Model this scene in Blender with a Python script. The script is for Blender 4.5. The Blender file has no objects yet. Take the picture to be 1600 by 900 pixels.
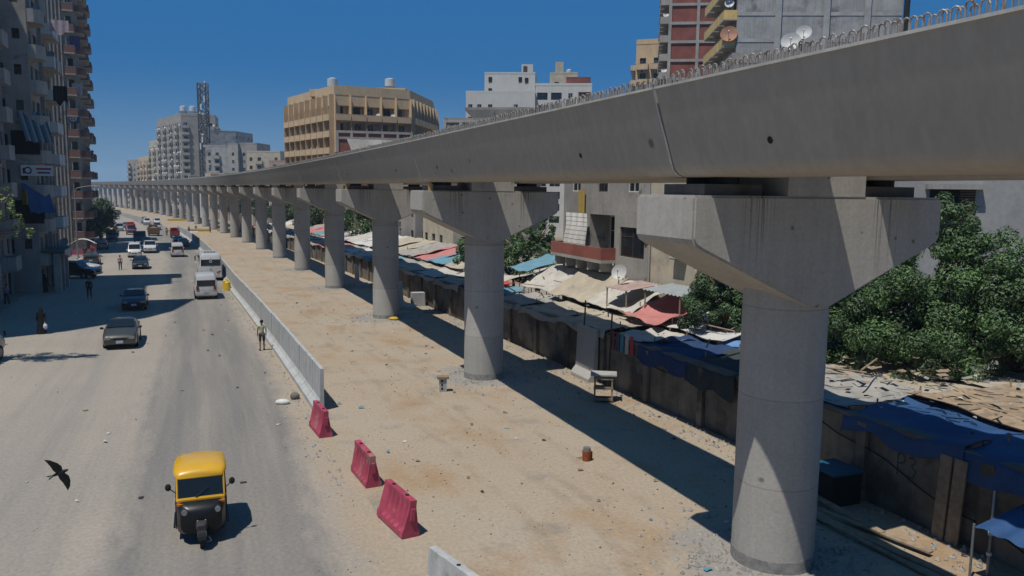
import bpy, bmesh, math, random
from mathutils import Vector, Matrix
R = math.radians
rnd = random.Random(7)
SC = bpy.context.scene
COL = SC.collection

# ------------------------------------------------------------------ camera, sky, sun, exposure
cam_d = bpy.data.cameras.new('camera'); cam = bpy.data.objects.new('camera', cam_d); COL.objects.link(cam)
cam_d.sensor_width = 36; cam_d.lens = 36 * 1244 / 1600.; cam_d.clip_end = 6000; cam_d.clip_start = .1
PIT, ROLL = .1223, .0121
cam.matrix_world = Matrix.Translation((0, 0, 9)) @ Matrix.Rotation(math.pi / 2 - PIT, 4, 'X') @ Matrix.Rotation(ROLL, 4, 'Z')
SC.camera = cam
SUN_V = Vector((-.266, -.328, 1)).normalized()            # towards the sun
wd = bpy.data.worlds.new('World'); SC.world = wd; wd.use_nodes = True
nt = wd.node_tree; bg = nt.nodes['Background']; sky = nt.nodes.new('ShaderNodeTexSky')
sky.sky_type = 'NISHITA'; sky.sun_disc = False
sky.sun_elevation = math.asin(SUN_V.z); sky.sun_rotation = math.atan2(SUN_V.x, SUN_V.y)
sky.air_density = 1.0; sky.dust_density = 0; sky.ozone_density = 2.0; sky.altitude = 0
hsv = nt.nodes.new('ShaderNodeHueSaturation'); hsv.inputs['Saturation'].default_value = 1.35
tnt = nt.nodes.new('ShaderNodeMix'); tnt.data_type = 'RGBA'; tnt.blend_type = 'MULTIPLY'; tnt.inputs[0].default_value = 1; tnt.inputs[7].default_value = (.70, 1.0, 1.22, 1)
nt.links.new(sky.outputs[0], hsv.inputs['Color']); nt.links.new(hsv.outputs[0], tnt.inputs[6])
tcw = nt.nodes.new('ShaderNodeTexCoord'); sxw = nt.nodes.new('ShaderNodeSeparateXYZ'); mrw = nt.nodes.new('ShaderNodeMapRange'); mrw.interpolation_type = 'SMOOTHSTEP'
mrw.inputs[1].default_value = -.02; mrw.inputs[2].default_value = .15; mrw.inputs[3].default_value = 1; mrw.inputs[4].default_value = 0
gr = nt.nodes.new('ShaderNodeMix'); gr.data_type = 'RGBA'; gr.inputs[6].default_value = (.55, 3.8, 9.8, 1); gr.inputs[7].default_value = (3.6, 7.0, 11.0, 1)
hz = nt.nodes.new('ShaderNodeMix'); hz.data_type = 'RGBA'; hz.inputs[0].default_value = .93
nt.links.new(tcw.outputs['Generated'], sxw.inputs[0]); nt.links.new(sxw.outputs[2], mrw.inputs[0]); nt.links.new(mrw.outputs[0], gr.inputs[0]); nt.links.new(tnt.outputs[2], hz.inputs[6]); nt.links.new(gr.outputs[2], hz.inputs[7])
nt.links.new(hz.outputs[2], bg.inputs[0]); bg.inputs[1].default_value = .043
sl = bpy.data.lights.new('sun', 'SUN'); sl.energy = 5.0; sl.angle = R(.5); sl.color = (1, .95, .87)
so_ = bpy.data.objects.new('sun', sl); COL.objects.link(so_); so_.location = (-40, -40, 120)
so_.rotation_euler = SUN_V.to_track_quat('Z', 'Y').to_euler()
SC.view_settings.view_transform = 'Standard'; SC.view_settings.look = 'None'
SC.view_settings.gamma = 1; SC.view_settings.exposure = -.17; SC.view_settings.use_curve_mapping = False

# ------------------------------------------------------------------ the street's own coordinates: s along the viaduct, o across it
def gz(Y): return -5.677 * (1 - math.exp(-max(0, Y - 18.92) / 294.8))
SP = 22.0766
TC = (.1194, -.0339, .0214, -.005)
def theta(s):
    if s < 0: return .3684
    t = min(s / SP / 10, 3.2)
    return .3684 + TC[0]*t + TC[1]*t*t + TC[2]*t**3 + TC[3]*t**4
_S0 = -80; _pts = []
_p = Vector((6.558, 18.92)) - 80 * Vector((-math.sin(.3684), math.cos(.3684)))
for k in range(1700):
    _pts.append(_p.copy()); t_ = theta(_S0 + k*.5 + .25); _p = _p + .5 * Vector((-math.sin(t_), math.cos(t_)))
def path(s, o, h=0., ground=True):
    k = (s - _S0) / .5; i = int(max(0, min(len(_pts)-2, math.floor(k)))); f = k - i
    c = _pts[i].lerp(_pts[i+1], f); t = theta(s)
    x = c.x + o*math.cos(t); y = c.y + o*math.sin(t)
    return Vector((x, y, (gz(y) if ground else 0) + h))

# ------------------------------------------------------------------ materials
MATS = {}
def M(name, col, rough=.85, var=.18, scale=.6, bump=0., streak=0., metal=0., spots=None, rings=0., spec=.3, fine=.08, holes=0., drips=False):
    if name in MATS: return MATS[name]
    col = tuple(c*.70 for c in col)
    if spots: spots = (tuple(c*.70 for c in spots[0]),)+spots[1:]
    m = bpy.data.materials.new(name); m.use_nodes = True; n = m.node_tree.nodes; l = m.node_tree.links
    b = n['Principled BSDF']; b.inputs['Roughness'].default_value = rough; b.inputs['Metallic'].default_value = metal
    b.inputs['Specular IOR Level'].default_value = spec
    tc = n.new('ShaderNodeTexCoord'); oi = n.new('ShaderNodeObjectInfo')
    mul = n.new('ShaderNodeMath'); mul.operation = 'MULTIPLY'; mul.inputs[1].default_value = 37.
    l.new(oi.outputs['Random'], mul.inputs[0])
    add = n.new('ShaderNodeVectorMath'); add.operation = 'ADD'
    l.new(tc.outputs['Object'], add.inputs[0]); l.new(mul.outputs[0], add.inputs[1])
    def noise(sc, det, vec=None):
        q = n.new('ShaderNodeTexNoise'); q.inputs['Scale'].default_value = sc; q.inputs['Detail'].default_value = det
        q.inputs['Roughness'].default_value = .6
        l.new(vec or add.outputs[0], q.inputs['Vector']); return q.outputs['Fac']
    def rng(fac, a, b_, lo=.3, hi=.7):
        q = n.new('ShaderNodeMapRange'); q.inputs[1].default_value = lo; q.inputs[2].default_value = hi
        q.inputs[3].default_value = a; q.inputs[4].default_value = b_; l.new(fac, q.inputs[0]); return q.outputs[0]
    def mult(a, b_):
        q = n.new('ShaderNodeMath'); q.operation = 'MULTIPLY'; l.new(a, q.inputs[0]); l.new(b_, q.inputs[1]); return q.outputs[0]
    f = rng(noise(scale, 6), 1-var, 1+var)
    f = mult(f, rng(noise(scale*14, 3), 1-fine, 1+fine))
    if streak:
        mp = n.new('ShaderNodeMapping'); mp.inputs['Scale'].default_value = (2.2, 2.2, .12); l.new(add.outputs[0], mp.inputs[0])
        f = mult(f, rng(noise(2.2, 4, mp.outputs[0]), 1-streak, 1+streak*.6, .35, .65))
    if rings:
        sx = n.new('ShaderNodeSeparateXYZ'); l.new(tc.outputs['Object'], sx.inputs[0])
        a = n.new('ShaderNodeMath'); a.operation = 'DIVIDE'; a.inputs[1].default_value = rings; l.new(sx.outputs[2], a.inputs[0])
        g = n.new('ShaderNodeMath'); g.operation = 'FRACT'; l.new(a.outputs[0], g.inputs[0])
        h = n.new('ShaderNodeMath'); h.operation = 'LESS_THAN'; h.inputs[1].default_value = .016; l.new(g.outputs[0], h.inputs[0])
        f = mult(f, rng(h.outputs[0], 1, .78, 0, 1))
        fl = n.new('ShaderNodeMath'); fl.operation = 'FLOOR'; l.new(a.outputs[0], fl.inputs[0]); ad = n.new('ShaderNodeMath'); ad.operation = 'ADD'; l.new(fl.outputs[0], ad.inputs[0]); l.new(mul.outputs[0], ad.inputs[1])
        wn = n.new('ShaderNodeTexWhiteNoise'); wn.noise_dimensions = '1D'; l.new(ad.outputs[0], wn.inputs['W']); f = mult(f, rng(wn.outputs[0], .90, 1.08, 0, 1))
    if holes:
        vo = n.new('ShaderNodeTexVoronoi'); vo.inputs['Scale'].default_value = holes; l.new(add.outputs[0], vo.inputs['Vector']); f = mult(f, rng(vo.outputs['Distance'], .45, 1, .05, .10))
    if drips:                                               # run-off stains below the bearings
        sx2 = n.new('ShaderNodeSeparateXYZ'); l.new(tc.outputs['Object'], sx2.inputs[0]); ab = n.new('ShaderNodeMath'); ab.operation = 'ABSOLUTE'; l.new(sx2.outputs[0], ab.inputs[0])
        sb_ = n.new('ShaderNodeMath'); sb_.operation = 'SUBTRACT'; sb_.inputs[1].default_value = 1.75; l.new(ab.outputs[0], sb_.inputs[0]); a2 = n.new('ShaderNodeMath'); a2.operation = 'ABSOLUTE'; l.new(sb_.outputs[0], a2.inputs[0])
        mk = rng(a2.outputs[0], 1, 0, .25, .55); zz = rng(sx2.outputs[2], 0, 1, .6, 2.3); mp2 = n.new('ShaderNodeMapping'); mp2.inputs['Scale'].default_value = (9, .5, .1); l.new(add.outputs[0], mp2.inputs[0])
        st = rng(noise(2.2, 2, mp2.outputs[0]), 0, 1, .52, .60); mm = mult(mult(mk, zz), st); f = mult(f, rng(mm, 1, .42, 0, 1))
    mx = n.new('ShaderNodeMix'); mx.data_type = 'RGBA'; mx.blend_type = 'MULTIPLY'; mx.inputs[0].default_value = 1
    mx.inputs[6].default_value = (*col, 1); l.new(f, mx.inputs[7]); out = mx.outputs[2]
    if spots:
        scol, sscale, th = spots
        ms = n.new('ShaderNodeMix'); ms.data_type = 'RGBA'; l.new(out, ms.inputs[6]); ms.inputs[7].default_value = (*scol, 1)
        l.new(rng(noise(sscale, 5), 0, .85, th, th+.12), ms.inputs[0]); out = ms.outputs[2]
    l.new(out, b.inputs['Base Color'])
    if bump:
        bp = n.new('ShaderNodeBump'); bp.inputs['Strength'].default_value = min(1, bump); bp.inputs['Distance'].default_value = .03
        l.new(noise(scale*9, 6), bp.inputs['Height']); l.new(bp.outputs[0], b.inputs['Normal'])
    MATS[name] = m; return m
def brick(name, c1, c2, mortar, sx=4.):
    m = bpy.data.materials.new(name); m.use_nodes = True; n = m.node_tree.nodes; l = m.node_tree.links
    b = n['Principled BSDF']; b.inputs['Roughness'].default_value = .9
    tc = n.new('ShaderNodeTexCoord'); mp = n.new('ShaderNodeMapping'); mp.inputs['Rotation'].default_value = (R(90), 0, 0)
    br = n.new('ShaderNodeTexBrick'); br.inputs['Scale'].default_value = sx
    for k, c in (('Color1', c1), ('Color2', c2), ('Mortar', mortar)): br.inputs[k].default_value = (*[x*.75 for x in c], 1)
    l.new(tc.outputs['Object'], mp.inputs[0]); l.new(mp.outputs[0], br.inputs['Vector'])
    nz = n.new('ShaderNodeTexNoise'); nz.inputs['Scale'].default_value = .5; nz.inputs['Detail'].default_value = 6
    mr = n.new('ShaderNodeMapRange'); mr.inputs[1].default_value = .3; mr.inputs[2].default_value = .7; mr.inputs[3].default_value = .7; mr.inputs[4].default_value = 1.25
    l.new(tc.outputs['Object'], nz.inputs[0]); l.new(nz.outputs[0], mr.inputs[0])
    mx = n.new('ShaderNodeMix'); mx.data_type = 'RGBA'; mx.blend_type = 'MULTIPLY'; mx.inputs[0].default_value = 1
    l.new(br.outputs[0], mx.inputs[6]); l.new(mr.outputs[0], mx.inputs[7]); l.new(mx.outputs[2], b.inputs['Base Color'])
    MATS[name] = m; return m
def glass(name, col, rough=.12):
    m = bpy.data.materials.new(name); m.use_nodes = True; b = m.node_tree.nodes['Principled BSDF']
    b.inputs['Base Color'].default_value = (*col, 1); b.inputs['Roughness'].default_value = rough; b.inputs['Specular IOR Level'].default_value = .6
    MATS[name] = m; return m
def P(name, col, rough=.35, coat=.5):
    if name in MATS: return MATS[name]
    m = M(name, col, rough, .06, 1.5, spec=.5, fine=.03); m.node_tree.nodes['Principled BSDF'].inputs['Coat Weight'].default_value = coat
    n = m.node_tree.nodes; l = m.node_tree.links; b = n['Principled BSDF']            # road dust on the lower body
    src = b.inputs['Base Color'].links[0].from_socket
    tc = n.new('ShaderNodeTexCoord'); sx = n.new('ShaderNodeSeparateXYZ'); l.new(tc.outputs['Object'], sx.inputs[0])
    nz = n.new('ShaderNodeTexNoise'); nz.inputs['Scale'].default_value = 3; nz.inputs['Detail'].default_value = 5; l.new(tc.outputs['Object'], nz.inputs[0])
    ad = n.new('ShaderNodeMath'); ad.operation = 'SUBTRACT'; l.new(nz.outputs[0], ad.inputs[0]); l.new(sx.outputs[2], ad.inputs[1])
    mr = n.new('ShaderNodeMapRange'); mr.inputs[1].default_value = -.5; mr.inputs[2].default_value = .35; mr.inputs[3].default_value = .0; mr.inputs[4].default_value = .55 if max(col) > .3 else .10
    l.new(ad.outputs[0], mr.inputs[0])
    mx = n.new('ShaderNodeMix'); mx.data_type = 'RGBA'; l.new(mr.outputs[0], mx.inputs[0]); l.new(src, mx.inputs[6]); mx.inputs[7].default_value = (.18, .145, .11, 1)
    l.new(mx.outputs[2], b.inputs['Base Color']); return m

concrete = M('pier concrete', (.50, .48, .44), .8, .06, .9, .2, .05, holes=1.1, rings=2.45, spots=((.31, .30, .28), 2.2, .66))
concrete_cap = M('cap concrete', (.53, .50, .45), .8, .08, .8, .2, .07, holes=1.5, drips=True, spots=((.33, .32, .30), 1.4, .64))
concrete_beam = M('beam concrete', (.51, .465, .395), .75, .04, .4, .05, .07, fine=.03, holes=.7)
concrete_dark = M('stained concrete', (.16, .15, .14), .9, .3, 1.5, .3)
concrete_lite = M('barrier concrete', (.50, .51, .50), .8, .13, 1.6, .2, .12, spots=((.36, .34, .31), 2.2, .6))
rebar = M('galvanised rebar', (.42, .39, .35), .5, .25, 6, metal=.3, spots=((.28, .16, .09), 5, .55))
steel = M('grey steel', (.35, .36, .37), .45, .15, 3, metal=.6)
black = M('black rubber', (.018, .018, .018), .7, .2, 5)
darkm = M('dark interior', (.02, .019, .018), .9, .3, 1)
gl_dark = glass('dark window glass', (.012, .016, .02)); gl_car = glass('car glass', (.01, .012, .014), .06)
gl_blue = glass('pale blue glass', (.12, .17, .21), .2)
wood = M('weathered board', (.36, .27, .18), .85, .3, 5, .2); wood_d = M('dark shutters', (.09, .065, .045), .7, .3, 4)
yellow = P('yellow paint', (.78, .42, .012), .35)
white_p = M('white paint', (.72, .72, .70), .6, .08, 1.2); red_l = M('tail lamp red', (.35, .012, .01), .3, .05)
lampw = M('lamp lens', (.30, .31, .31), .12, .03); chrome = M('chrome', (.55, .55, .56), .25, .05, metal=.9)
orange_l = M('indicator orange', (.7, .2, .02), .3, .05)

# ------------------------------------------------------------------ mesh builder
ROOTLOC = {}
class MB:
    def __init__(s): s.v = []; s.f = []; s.m = []; s.k = 0; s.T = None; s.smooth = False
    def add(s, vs, fs, k=None):
        b = len(s.v); s.v += [Vector(v) if s.T is None else s.T @ Vector(v) for v in vs]
        s.f += [tuple(b+i for i in f) for f in fs]; s.m += [s.k if k is None else k]*len(fs); return s
    def box(s, c, sz, rz=0, k=None, taper=1.):
        x, y, z = [d/2 for d in sz]; cs, sn = math.cos(rz), math.sin(rz); vs = []
        for dz in (-z, z):
            t = taper if dz > 0 else 1
            for dx, dy in ((-x, -y), (x, -y), (x, y), (-x, y)):
                dx *= t; dy *= t; vs.append((c[0]+dx*cs-dy*sn, c[1]+dx*sn+dy*cs, c[2]+dz))
        return s.add(vs, [(3, 2, 1, 0), (4, 5, 6, 7), (0, 1, 5, 4), (1, 2, 6, 5), (2, 3, 7, 6), (3, 0, 4, 7)], k)
    def b2(s, x0, x1, y0, y1, z0, z1, k=None): return s.box(((x0+x1)/2, (y0+y1)/2, (z0+z1)/2), (x1-x0, y1-y0, z1-z0), 0, k)
    def cyl(s, p0, p1, r0, r1=None, n=12, k=None, caps=True):
        r1 = r0 if r1 is None else r1; p0 = Vector(p0); p1 = Vector(p1); q = (p1-p0).to_track_quat('Z', 'Y'); vs = []
        for p, r in ((p0, r0), (p1, r1)):
            for i in range(n):
                a = 2*math.pi*i/n; vs.append(p + q @ Vector((r*math.cos(a), r*math.sin(a), 0)))
        fs = [(i, (i+1) % n, n+(i+1) % n, n+i) for i in range(n)]
        if caps: fs += [tuple(range(n-1, -1, -1)), tuple(range(n, 2*n))]
        return s.add(vs, fs, k)
    def tube(s, pts, r, n=6, k=None):
        for a, b in zip(pts[:-1], pts[1:]): s.cyl(a, b, r, r, n, k)
        return s
    def extrude(s, poly, x0, x1, k=None):       # poly in (y,z), along x
        n = len(poly); vs = [(x0, y, z) for y, z in poly] + [(x1, y, z) for y, z in poly]
        fs = [(i, i+n, (i+1) % n + n, (i+1) % n) for i in range(n)] + [tuple(range(n)), tuple(range(2*n-1, n-1, -1))]
        return s.add(vs, fs, k)
    def prism(s, poly, z0, z1, k=None):         # poly in (x,y), counterclockwise
        n = len(poly); vs = [(x, y, z0) for x, y in poly] + [(x, y, z1) for x, y in poly]
        fs = [(i, (i+1) % n, (i+1) % n + n, i+n) for i in range(n)] + [tuple(range(n-1, -1, -1)), tuple(range(n, 2*n))]
        return s.add(vs, fs, k)
    def loft(s, rings, k=None, caps=True, closed=True):
        n = len(rings[0]); vs = [p for r in rings for p in r]; fs = []
        for j in range(len(rings)-1):
            for i in range(n if closed else n-1):
                a = j*n+i; b = j*n+(i+1) % n; fs.append((a, b, b+n, a+n))
        if caps: fs += [tuple(range(n-1, -1, -1)), tuple(range((len(rings)-1)*n, len(rings)*n))]
        return s.add(vs, fs, k)
    def grid(s, fn, nu, nv, k=None):
        vs = [fn(i/nu, j/nv) for j in range(nv+1) for i in range(nu+1)]
        return s.add(vs, [(j*(nu+1)+i, j*(nu+1)+i+1, (j+1)*(nu+1)+i+1, (j+1)*(nu+1)+i) for j in range(nv) for i in range(nu)], k)
    def ball(s, c, r, n=10, k=None, sc=(1, 1, 1)):
        c = Vector(c); rings = []
        for j in range(1, n//2+1):
            a = math.pi*j/(n//2+1); rings.append([c+Vector((r*sc[0]*math.sin(a)*math.cos(2*math.pi*i/n), r*sc[1]*math.sin(a)*math.sin(2*math.pi*i/n), -r*sc[2]*math.cos(a))) for i in range(n)])
        return s.loft(rings, k)
    def mesh(s, name, mats, off=None, sharp=None):
        me = bpy.data.meshes.new(name); o = Vector(off) if off is not None else Vector((0, 0, 0))
        me.from_pydata([v-o for v in s.v], [], s.f)
        for m in (mats if isinstance(mats, (list, tuple)) else [mats]): me.materials.append(m)
        if any(s.m): me.polygons.foreach_set('material_index', s.m)
        if sharp is not None:
            me.polygons.foreach_set('use_smooth', [True]*len(me.polygons)); me.set_sharp_from_angle(angle=R(sharp))
        me.update(); return me
    def build(s, name, mats, parent=None, world=False, sharp=None):
        off = ROOTLOC.get(parent.name) if (world and parent) else None
        o = bpy.data.objects.new(name, s.mesh(name, mats, off, sharp)); COL.objects.link(o)
        if parent: o.parent = parent
        return o
def tag(o, label=None, cat=None, group=None, kind=None):
    for k, v in (('label', label), ('category', cat), ('group', group), ('kind', kind)):
        if v: o[k] = v
    return o
def empty(name, loc, rz=0, label=None, cat=None, group=None):
    o = bpy.data.objects.new(name, None); COL.objects.link(o); o.location = loc; o.rotation_euler = (0, 0, rz); o.empty_display_size = .3
    ROOTLOC[o.name] = Vector(loc); return tag(o, label, cat, group)
def put(mesh, name, parent=None, loc=(0, 0, 0), rz=0, rot=None, scale=None):
    o = bpy.data.objects.new(name, mesh); COL.objects.link(o); o.parent = parent; o.location = loc
    o.rotation_euler = rot if rot else (0, 0, rz)
    if scale: o.scale = scale
    return o
def copy_tree(o, parent=None):
    c = o.copy(); COL.objects.link(c); c.parent = parent
    for ch in list(o.children): copy_tree(ch, c)
    return c
ORD = ['nearest', 'second', 'third', 'fourth', 'fifth', 'sixth', 'seventh', 'eighth', 'ninth', 'tenth', 'eleventh', 'twelfth', 'thirteenth', 'fourteenth', 'fifteenth',
       'sixteenth', 'seventeenth', 'eighteenth', 'nineteenth', 'twentieth', 'twenty-first', 'twenty-second', 'twenty-third', 'twenty-fourth', 'twenty-fifth', 'twenty-sixth',
       'twenty-seventh', 'twenty-eighth', 'twenty-ninth', 'thirtieth', 'thirty-first', 'thirty-second', 'thirty-third']

# ------------------------------------------------------------------ ground sheets
def dirt_mat(name, base, alt, road=False):
    m = bpy.data.materials.new(name); m.use_nodes = True; n = m.node_tree.nodes; l = m.node_tree.links
    b = n['Principled BSDF']; b.inputs['Roughness'].default_value = .95; b.inputs['Specular IOR Level'].default_value = .15
    uv = n.new('ShaderNodeUVMap'); uv.uv_map = 'UVMap'; sx = n.new('ShaderNodeSeparateXYZ'); l.new(uv.outputs[0], sx.inputs[0])
    def noise(sc, det, scl=(1, 1, 1), rough=.6):
        mp = n.new('ShaderNodeMapping'); mp.inputs['Scale'].default_value = scl; l.new(uv.outputs[0], mp.inputs[0])
        q = n.new('ShaderNodeTexNoise'); q.inputs['Scale'].default_value = sc; q.inputs['Detail'].default_value = det; q.inputs['Roughness'].default_value = rough
        l.new(mp.outputs[0], q.inputs['Vector']); return q.outputs['Fac']
    def rng(fac, a, b_, lo=.3, hi=.7):
        q = n.new('ShaderNodeMapRange'); q.inputs[1].default_value = lo; q.inputs[2].default_value = hi
        q.inputs[3].default_value = a; q.inputs[4].default_value = b_; l.new(fac, q.inputs[0]); return q.outputs[0]
    def op(o, a, b_):
        q = n.new('ShaderNodeMath'); q.operation = o
        for i, z in ((0, a), (1, b_)):
            if isinstance(z, (int, float)): q.inputs[i].default_value = z
            else: l.new(z, q.inputs[i])
        return q.outputs[0]
    def mix(f, a, b_, bl='MIX'):
        a, b_ = [tuple(x*.70 for x in z) if isinstance(z, tuple) else z for z in (a, b_)]
        q = n.new('ShaderNodeMix'); q.data_type = 'RGBA'; q.blend_type = bl
        if isinstance(f, (int, float)): q.inputs[0].default_value = f
        else: l.new(f, q.inputs[0])
        for i, z in ((6, a), (7, b_)):
            if isinstance(z, tuple): q.inputs[i].default_value = (*z, 1)
            else: l.new(z, q.inputs[i])
        return q.outputs[2]
    c = mix(rng(noise(.16, 6), 0, 1, .38, .62), base, alt)
    if road:
        o = sx.outputs[0]
        w = op('ADD', o, op('MULTIPLY', op('SUBTRACT', noise(.25, 5, (1, .15, 1)), .5), 3.2))
        dist = op('ABSOLUTE', op('ADD', w, 12.7), 0)
        f = rng(op('ADD', dist, op('MULTIPLY', op('SUBTRACT', noise(1.7, 6, (1, .35, 1)), .5), 1.8)), 1, 0, 2.1, 3.1)
        f = op('MULTIPLY', f, rng(noise(.9, 5, (1, .05, 1)),   .5, .95, .35, .6))
        c = mix(f, c, (.225, .215, .20))
        # second faint worn band in the oncoming lanes, tyre tracks
        d2 = op('ABSOLUTE', op('ADD', w, 18.6), 0)
        c = mix(op('MULTIPLY', rng(d2, .5, 0, .8, 2.8), rng(noise(.8, 6, (1, .05, 1)), 0, 1, .4, .65)), c, (.25, .24, .225))
        c = mix(op('MULTIPLY', rng(noise(2.2, 4, (1, .02, 1)), 0, .18, .52, .7), 1), c, (.2, .19, .175))
        c = mix(rng(noise(1.1, 5, (1, .05, 1)), 0, .25, .55, .75), c, (.44, .38, .30))
        eo = op('ADD', sx.outputs[0], op('MULTIPLY', op('SUBTRACT', noise(.7, 6), .5), 2.2))
        c = mix(rng(eo, 0, .95, -10.2, -9.0), c, (.45, .365, .265))
    else:
        c = mix(rng(noise(.34, 7, (1, .6, 1)), 0, .75, .52, .68), c, (.40, .255, .135))
        c = mix(rng(noise(.5, 7), 0, .7, .56, .70), c, (.27, .25, .22))
        c = mix(rng(noise(1.5, 6, (1, .12, 1)), 0, .35, .55, .7), c, (.46, .39, .30))
        for o1, o2 in ((5.4, 3.8), (3.1, 1.6)):                 # wheel tracks of the site traffic
            wv = op('ADD', sx.outputs[0], op('MULTIPLY', op('SUBTRACT', noise(.05, 2, (.2, 1, 1)), .5), 5.))
            dt = op('MINIMUM', op('ABSOLUTE', op('ADD', wv, o1), 0), op('ABSOLUTE', op('ADD', wv, o2), 0))
            c = mix(op('MULTIPLY', rng(dt, .6, 0, .08, .26), rng(noise(.6, 5), 0, 1, .42, .6)), c, (.36, .285, .20))
        # broken rock round each pier
        fr = op('ABSOLUTE', op('SUBTRACT', op('FRACT', op('ADD', op('DIVIDE', sx.outputs[1], SP), .5), 0), .5), 0)
        dd = op('SQRT', op('ADD', op('POWER', op('MULTIPLY', fr, SP), 2), op('POWER', sx.outputs[0], 2)), 0)
        f = op('ADD', dd, op('MULTIPLY', op('SUBTRACT', noise(.8, 6), .5), 4.5))
        c = mix(rng(f, .8, 0, 1.8, 2.8), c, (.33, .32, .30))
    c = mix(1., c, rng(noise(9, 4, (1, .8, 1)), .86, 1.12), 'MULTIPLY')
    # small stones and rubbish flecks
    vo = n.new('ShaderNodeTexVoronoi'); vo.inputs['Scale'].default_value = 5.5; l.new(uv.outputs[0], vo.inputs['Vector'])
    fl = op('MULTIPLY', rng(vo.outputs['Distance'], 1, 0, .10, .16), rng(noise(.5, 4), 0, 1, .5, .6))
    hs = n.new('ShaderNodeSeparateColor'); l.new(vo.outputs['Color'], hs.inputs[0])
    c = mix(op('MULTIPLY', fl, rng(hs.outputs[0], 0, .9, .35, .45)), c, mix(rng(hs.outputs[1], 0, 1, .3, .6), (.12, .10, .08), (.5, .46, .40)))
    l.new(c, b.inputs['Base Color'])
    bp = n.new('ShaderNodeBump'); bp.inputs['Strength'].default_value = .5; bp.inputs['Distance'].default_value = .05
    l.new(op('ADD', noise(1.2, 8), op('MULTIPLY', noise(8, 5), .35)), bp.inputs['Height']); l.new(bp.outputs[0], b.inputs['Normal'])
    return m
m_dirt = dirt_mat('sandy building ground', (.45, .36, .26), (.46, .39, .30))
m_road = dirt_mat('dusty road', (.42, .37, .31), (.38, .34, .285), True)
m_soil = M('dusty soil', (.33, .28, .22), .95, .25, .1, .3)
m_pave = M('worn pavement', (.27, .25, .225), .9, .25, .4, .3, spots=((.17, .155, .14), .8, .55))
def sheet(name, s0, s1, o0, o1, h, mat, ds=2., no=8, rough=0.):
    mb = MB(); ns = int((s1-s0)/ds); rr = random.Random(3); vs = []; uvs = []
    for j in range(ns+1):
        for i in range(no+1):
            s = s0+(s1-s0)*j/ns; o = o0+(o1-o0)*i/no; e = 0 if i in (0, no) else rr.uniform(-rough, rough)
            vs.append(path(s, o, h+e)); uvs.append((o, s))
    mb.add(vs, [(j*(no+1)+i, j*(no+1)+i+1, (j+1)*(no+1)+i+1, (j+1)*(no+1)+i) for j in range(ns) for i in range(no)])
    me = mb.mesh(name, mat, sharp=80); ul = me.uv_layers.new(name='UVMap')
    for lp in me.loops: ul.data[lp.index].uv = uvs[lp.vertex_index]
    o = bpy.data.objects.new(name, me); COL.objects.link(o); o['kind'] = 'structure'; return o
mb = MB(); ys = [-60+12*i for i in range(75)]+[900, 1100, 1300, 1600, 2000, 2500]; xs = [-1400, -1100, -800, -400, -200, -100, 0, 100, 200, 400, 800, 1100, 1400]
mb.add([(x, y, gz(y)-.05) for y in ys for x in xs], [(j*13+i, j*13+i+1, (j+1)*13+i+1, (j+1)*13+i) for j in range(len(ys)-1) for i in range(12)])
mb.build('ground', m_soil)['kind'] = 'structure'
sheet('construction_ground', -60, 700, -8.7, 5.2, 0, m_dirt, 1.0, 22, .02)
sheet('road', -60, 700, -27.2, -8.7, .0, m_road, 2., 10)
mb = MB()
for s in range(20, 150, 2):
    a, b, c, d = path(s, -34, 0), path(s, -26.9, 0), path(s+2, -26.9, 0), path(s+2, -34, 0); u = Vector((0, 0, .14))
    mb.add([a+u, b+u, c+u, d+u, b-u, c-u], [(0, 1, 2, 3), (1, 4, 5, 2)])
mb.build('pavement', m_pave)['kind'] = 'structure'

# ------------------------------------------------------------------ viaduct
NP = 32
PP = [None]*NP; _q = Vector((6.558, 18.92)); TH = []
for i in range(NP):
    PP[i] = _q.copy(); t_ = theta(i*SP); TH.append(t_); _q = _q + SP*Vector((-math.sin(t_), math.cos(t_)))
P_1 = PP[0] - SP*Vector((-math.sin(TH[0]), math.cos(TH[0])))
ZT = 8.94
def cap_mesh():
    bm = bmesh.new(); poly = [(-3.47, ZT), (-3.47, 8.02), (-3.40, 7.90), (-3.22, 7.79), (-.27, 6.45), (.27, 6.45), (3.22, 7.79), (3.40, 7.90), (3.47, 8.02), (3.47, ZT)]
    a = [bm.verts.new((y, -1.19, z-6.45)) for y, z in poly]; b = [bm.verts.new((y, 1.19, z-6.45)) for y, z in poly]; n = len(poly)
    for i in range(n): bm.faces.new((a[i], a[(i+1) % n], b[(i+1) % n], b[i]))
    bm.faces.new(a[::-1]); bm.faces.new(b); bmesh.ops.recalc_face_normals(bm, faces=bm.faces)
    es = [e for e in bm.edges if e.calc_face_angle(0) > R(60)]
    bmesh.ops.bevel(bm, geom=es, offset=.05, segments=2, affect='EDGES')
    me = bpy.data.meshes.new('cap'); bm.to_mesh(me); bm.free(); me.materials.append(concrete_cap); return me
CAP = cap_mesh()
mb = MB(); N_ = 40
prof = [(0, 1.0)]
mb.loft([[(.985*math.cos(2*math.pi*i/N_), .985*math.sin(2*math.pi*i/N_), z) for i in range(N_)] for z in (0, 8.)], caps=False)
COLM = mb.mesh('column', concrete, sharp=40)
mb = MB(); mb.cyl((0, 0, -.4), (0, 0, .30), 1.0, .992, 40); FOOT = mb.mesh('column_foot', M('rough footing', (.33, .32, .30), .95, .3, 4, .8), sharp=40)
KEY = MB().box((0, 0, .38), (2.16, 2.34, .76)).mesh('shear_key', concrete_cap)
PED = MB().box((0, 0, .12), (1.5, 1.6, .24)).mesh('bearing_plinth', concrete_dark)
BRG = MB().cyl((0, 0, 0), (0, 0, .146), .33, .33, 16).mesh('bearing', black)
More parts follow.
